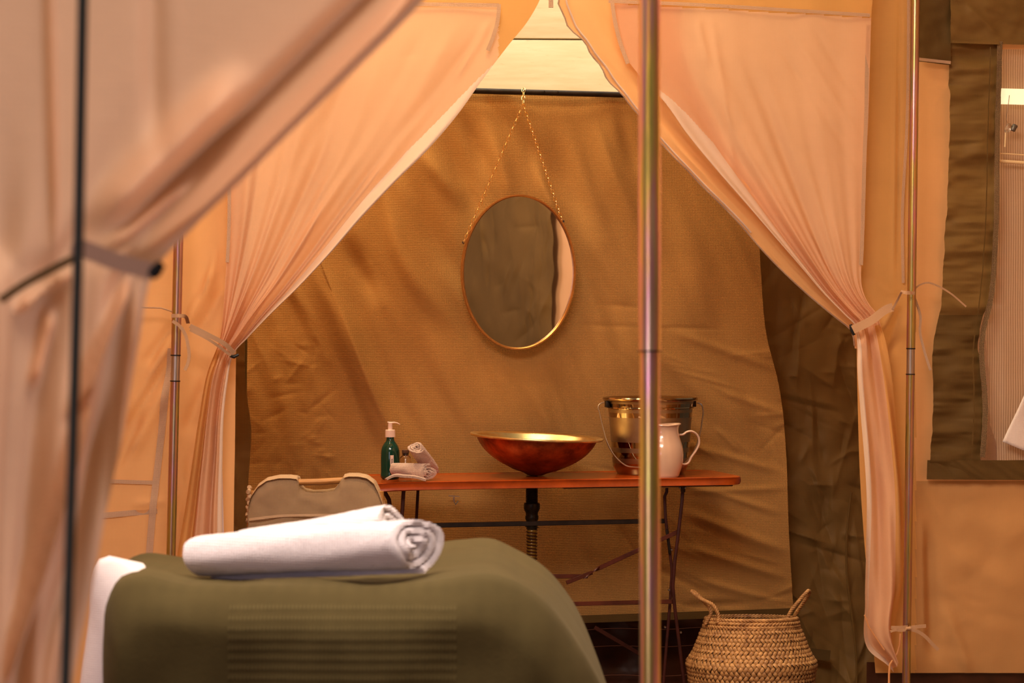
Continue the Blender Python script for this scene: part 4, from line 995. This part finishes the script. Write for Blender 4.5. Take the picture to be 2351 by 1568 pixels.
mb = rope3([bpt(1806,1424,-.03), bpt(1818,1402,-.03), bpt(1834,1382,-.03), bpt(1848,1366,-.025), bpt(1857,1357,-.01), bpt(1858,1360,.0), bpt(1850,1374,.01), bpt(1838,1392,.01), bpt(1826,1410,.01), bpt(1820,1424,.01)])
build('handle', mb, M['seagrass'], bs_, True, None)

for c_ in [o for o in bpy.data.objects if o.parent == bs_]:   # the basket leans back a little
    for v in c_.data.vertices: v.co.z -= v.co.y*.085*min(1, max(0, v.co.z)/.30)

# ============================================================ CHAIR
YCH = 5.30
def cp(px, py, dy=0): return Q(px, py, YCH, dy)
ch = thing('folding_chair', 'wooden chair with beige canvas back cover left of the table', 'chair', Vector((cp(720,1150).x, cp(720,1150).y+.1, 0)))
topc = [(572,1190),(570,1160),(578,1138),(592,1118),(612,1104),(640,1098),(665,1098),(682,1100),(686,1118),(695,1128),(715,1132),(745,1131),(765,1128),(778,1112),(785,1098),(800,1094),(822,1094),(842,1098),(858,1110),(868,1130),(876,1152),(884,1180)]
def cover(name, off, lift, mat, squeeze=0, yb=1260, dy=0):
    tcx = resamp([(x, y-lift) for x, y in topc], 90, False); nr = 24; s = np.linspace(0, 1, nr)[:, None]
    PX = np.repeat(tcx[None, :, 0], nr, 0); PX = PX + (np.linspace(0,1,90)[None, :]-.5)*4*s
    PY = tcx[None, :, 1]*(1-s)+yb*s
    D = .004*fbm(PX/50, PY/40, 111)+.010*np.exp(-((PY-tcx[None,:,1])/14)**2)*(-1)
    V = Qa(PX, PY, YCH, D-dy); o = mesh_obj(name, V.reshape(-1,3), gridfaces(nr, 90), mat, ch); md = o.modifiers.new('thickness', 'SOLIDIFY'); md.thickness = .002; return o
cover('back_cover', 0, 0, M['chaircloth'])
o = cover('back_cover_rear', 0, 3, M['chaircloth2'], dy=.055)
# gusset joining both
tcx = resamp(topc, 120, False); a = Qa(tcx[:, 0], tcx[:, 1], YCH, .002); b = Qa(tcx[:, 0], tcx[:, 1]-3, YCH, -.055)
keep = [k for k in range(119) if not (683 < tcx[k, 0] < 786)]
g_ = np.stack([a+(b-a)*q+np.array([0,0,1])*.006*math.sin(q*PI) for q in np.linspace(0, 1, 8)]); fsg = [(r*120+k, r*120+k+1, (r+1)*120+k+1, (r+1)*120+k) for r in range(7) for k in keep]
mesh_obj('gusset', g_.reshape(-1,3), fsg, M['chaircloth2'], ch)
# ruffled left edge
mb = MB(); mb.tube([cp(572+1.6*math.sin(k*.9)-k*.08, 1118+k*2.4, .02+.006*math.sin(k*1.1)) for k in range(34)], [.0055+.0012*math.sin(k*1.7) for k in range(34)], 10); build('ruffled_edge', mb, M['chaircloth2'], ch)
mb = MB(); mb.tube([cp(605,1116,.03), cp(640,1108,.03), cp(690,1107,.022), cp(735,1106,.02), cp(785,1103,.022), cp(830,1104,.03), cp(855,1120,.03)], .0085, 12, flat=(1, 1.4)); build('top_rail', mb, M['wood'], ch)
strip_px('hem', [(573,1192),(640,1184),(760,1182),(884,1180)], 6, YCH, M['chaircloth2'], ch, .011)
for px, off in ((578, 0), (870, 0)):
    mb = MB(); p = cp(px, 1180, .03); mb.tube([p+Vector((0,0,.06)), p, Vector((p.x, p.y+.02, .42)), Vector((p.x, p.y-.03, 0))], .013, 12); build('leg', mb, M['wood'], ch)
    mb = MB(); mb.tube([Vector((p.x, p.y+.02, .42)), Vector((p.x, p.y+.38, .43)), Vector((p.x, p.y+.40, 0))], .013, 12); build('leg', mb, M['wood'], ch)
pa = cp(578, 1180, .03); pb = cp(870, 1180, .03)
mb = MB(); mb.rbox((pa+pb)/2*1.0+Vector((0, .22, .43-(pa.z+pb.z)/2)), ((pb-pa).length, .36, .03), .008, RT); build('seat', mb, M['chaircloth2'], ch)

# ============================================================ BED
bd = thing('treatment_couch', 'white sheeted couch under the olive green blanket', 'bed', (-.12, 2.8, 0))
def loft(front, back, Yf, Yb, nmid, nprof=150, cap=True, capdepth=.05, name='x', noise_f=None, anchor=None):
    A = resamp(front, nprof); B = resamp(back, nprof); rows = []
    Af = np.stack([(A[:, 0]-CX)/F*Yf, np.full(nprof, Yf), H-(A[:, 1]-CY)/F*Yf], -1)
    Bf = np.stack([(B[:, 0]-CX)/F*Yb, np.full(nprof, Yb), H-(B[:, 1]-CY)/F*Yb], -1)
    for q in np.linspace(0, 1, nmid): rows.append(Bf*(1-q)+Af*q)
    an = np.array([Af[:, 0].mean(), Yf, Af[:, 2].min()])
    for q in np.linspace(0, 1, 70)[1:]:
        k = 1-q**1.0; r = Af.copy(); r = an+(Af-an)*np.array([k, 1, k]); r[:, 1] = Yf-capdepth*(1-(1-min(1, q*9))**2)
        rows.append(r)
    V = np.stack(rows)
    if noise_f is not None: V = noise_f(V, nmid)
    return V
Fp = [(228,2300),(233,1800),(236,1600),(238,1450),(246,1378),(268,1338),(310,1322),(430,1340),(600,1346),(800,1345),(950,1338),(1060,1322),(1150,1326),(1235,1368),(1310,1450),(1380,1568),(1450,1750),(1560,2300)]
Bp = [(330,2100),(300,1600),(286,1400),(280,1320),(284,1292),(304,1278),(430,1279),(600,1288),(800,1280),(950,1256),(1060,1236),(1118,1235),(1180,1262),(1250,1300),(1310,1370),(1370,1500),(1420,1700),(1500,2100)]
def bn(V, nmid):
    X, Yy, Z = V[..., 0], V[..., 1], V[..., 2]; V = V.copy()
    V[..., 1] += .006*fbm(X*9, Z*5, 121); V[..., 2] += .004*fbm(X*11, Yy*9, 122)
    c = np.zeros(V.shape[:2]); front = np.arange(V.shape[0])[:, None] >= nmid
    V[..., 1] -= front*(.010*np.sin(X*26+1.2)*np.clip((.84-Z)*3, 0, 1))
    return V
V = loft(Fp, Bp, 2.50, 3.02, 40, noise_f=bn)
bl_ = mesh_obj('blanket', V.reshape(-1,3), gridfaces(V.shape[0], V.shape[1]), M['blanket']); tag(bl_, 'olive green waffle weave blanket draped over the couch', 'blanket')
Fs = [(150,2300),(172,1700),(184,1568),(204,1420),(216,1310),(224,1288),(244,1277),(272,1280),(300,1300),(500,1365),(900,1365),(1100,1350),(1200,1400),(1290,1520),(1350,1700),(1400,2300)]
Bs = [(250,2100),(262,1600),(270,1450),(276,1360),(280,1320),(290,1306),(310,1300),(350,1305),(420,1310),(600,1310),(900,1300),(1100,1275),(1180,1300),(1260,1400),(1300,1700),(1350,2100)]
V = loft(Fs, Bs, 2.62, 3.0, 20, 120, capdepth=.02)
mesh_obj('sheet', V.reshape(-1,3), gridfaces(V.shape[0], V.shape[1]), M['sheet'], bd)
for x, y in ((-.40, 2.66), (.02, 2.66), (-.40, 2.98), (.02, 2.98)):
    mb = MB(); mb.tube([(x, y, 0), (x, y, .32)], .022, 12); build('leg', mb, M['wood'], bd)

# big towels
tw_ = thing('rolled_towel', 'white rolled bath towel in front on the green blanket', 'towel', P(720,1335,2.62))
roll('roll', P(466,1279,2.66), P(952,1252,2.55), .0345, .0395, 2.9, .0092, M['terry'], tw_, 17, squash=1.0, nz=60, fuzz=.0006, skew=-.62)
tw_ = thing('rolled_towel', 'white rolled bath towel lying behind the front towel', 'towel', P(760,1300,2.75))
roll('roll', P(560,1262,2.78), P(895,1222,2.74), .0300, .0410, 2.9, .0095, M['terry'], tw_, 23, nz=50, fuzz=.0006, skew=-.4)

# ============================================================ FRONT LEFT CURTAIN (near, blurred)
YF = 1.42
rowsF = [(1450,-900,-132,-900),(1060,-90,-92,-90),(975,0,-82,0),(885,95,-72,100),(790,188,-62,200),(665,310,-52,300),(560,415,-42,400),(480,492,-32,480),(422,550,-32,540),(376,598,-32,585),(356,628,-32,620),(343,665,-32,680),(330,740,-32,780),(300,900,-32,900),(265,1060,-32,1060),(235,1220,-32,1220),(205,1400,-38,1400),(175,1568,-42,1568),(150,1800,-52,1800),(140,2400,-52,2400)]
def dF(PX, PY, S, T, W):
    up = 1/(1+np.exp((PY-600)/18)); wn = np.clip(W/700, 0, 1); dn = 1-up
    D = up*np.exp(-(W/430)**1.5)*(.014*folds(S, 2.2, .15)+.006*folds(S, 5.3, .4))
    for c in [(1010,-100,320,590,15,-.055), (1010,-160,250,580,30,.026), (560,160,200,520,36,-.020), (1060,-40,380,610,18,.014), (345,-500,360,420,26,.008), (105,-350,125,620,10,-.010), (460,400,220,580,15,-.018), (600,250,230,570,12,.010)]:
        D += up*crease(PX, PY, *c)
    D += dn*(.010*folds(S, 1.7, .1)+.003*folds(S, 4.5, .45)+.010*vnoise(S*2.0+PY/700, PY/400, 131))
    for c in [(300,630,150,960,12,-.040), (200,880,0,1590,12,-.055), (250,900,90,1560,20,.02), (160,620,20,720,10,-.022), (120,700,70,900,14,-.018), (320,640,250,1200,12,-.012)]: D += crease(PX, PY, *c)
    return D
fc = thing('door_curtain', 'blurred tan curtain gathered nearest the camera at far left', 'curtain', Q(120,1700,YF))
PX, PY, D, S, T, fm = gathered('c', '', rowsF, YF, 380, 170, dF, None, None)
mesh_obj('curtain_cloth', Qa(PX, PY, YF, D).reshape(-1,3), gridfaces(*PX.shape), M['front'], fc)
tb = thing('tieback_strap', 'blurred pale strap around the nearest curtain at far left', 'strap', Q(250,590,YF-.05))
mb = MB(); ribbon(mb, [Q(a, b, YF-.035) for a, b in smoothpts([(165,562),(210,578),(260,598),(310,612),(352,624)], 16)], .012, .002); build('band', mb, M['front'], tb)
mb = MB(); ribbon(mb, [Q(a, b, YF-.03) for a, b in smoothpts([(175,590),(120,618),(60,650),(0,690)], 12)], .005, .002); build('tail', mb, M['olive'], tb)
mb = MB(); mb.tube([Q(346,636,YF-.04), Q(356,624,YF-.04), Q(372,604,YF-.04)], [.003,.0045,.003], 8); build('toggle', mb, M['black'], tb)
o = build('tent_guy_pole', MB().tube([Q(188,-120,1.25), Q(190,0,1.25), Q(180,560,1.25), Q(168,1000,1.25), Q(150,1568,1.25), Q(120,2600,1.25)], .0032, 10), M['darkpole'], None); tag(o, 'thin dark blurred pole in front of the nearest curtain', 'pole')

# ============================================================ side walls and roofless ends for other viewpoints and reflections
def wallbox(name, a, b, z0, z1, mat, label):
    a = Vector((*a, 0)); b = Vector((*b, 0)); n_ = 60; m_ = 40; s = np.linspace(0, 1, n_)[None, :]; t = np.linspace(0, 1, m_)[:, None]
    d = (b-a).normalized(); nr_ = Vector((-d.y, d.x, 0)); L = (b-a).length
    w_ = .010*fbm(s*L*3+t*0, t*3+s*0, 141)
    X = a.x+(b.x-a.x)*s+nr_.x*w_; Y = a.y+(b.y-a.y)*s+nr_.y*w_; Z = z0+(z1-z0)*t+0*s
    o = mesh_obj(name, np.stack([X, Y, Z], -1).reshape(-1,3), gridfaces(m_, n_), mat); tag(o, label, None, None, 'structure'); return o
wallbox('wall_right_front', (1.62, 1.0), (1.75, 5.45), 0, 2.6, M['peach'], 'light canvas side wall of the front room, out of frame right')
wallbox('wall_left_front', (-1.75, 1.9), (-1.40, 4.75), 0, 2.6, M['orange_light'], 'canvas side wall of the front room, out of frame left')
wallbox('wall_left', (-1.35, 4.85), (-1.10, 5.95), 0, 2.4, M['orange'], 'canvas side wall of the washroom, left end')

a_, b_ = Vector((1.60, 1.1, 0)), Vector((1.60, 2.84, 0)); n_, m_ = 220, 200
ss = np.linspace(0, 1, n_)[None, :]; tt = np.linspace(0, 1, m_)[:, None]; PXs = 1000*ss+0*tt; PYs = 800*tt+0*ss
Dd = .012*fbm(PXs/170, PYs/170, 151)+rand_creases(PXs, PYs, 150, (0,0,1000,800), (60,260), (8,22), (.004,.014), 70, 40, 152)+crease(PXs, PYs, 930, -50, 930, 850, 5, -.004)+crease(PXs, PYs, 880, -50, 880, 850, 4, -.004)
edge = 1+.006*np.sin(PYs/37)+.004*np.sin(PYs/13)
V = np.stack([1.575+.0292*(.1+1.93*ss)-Dd*.8+0*tt, 1.1+1.80*ss*edge, .55+1.6*tt+0*ss], -1)
o = mesh_obj('window_cover', V.reshape(-1,3), gridfaces(m_, n_), M['olive_dark']); tag(o, 'crumpled olive window cover on the side wall, seen in the oval mirror', 'flap')
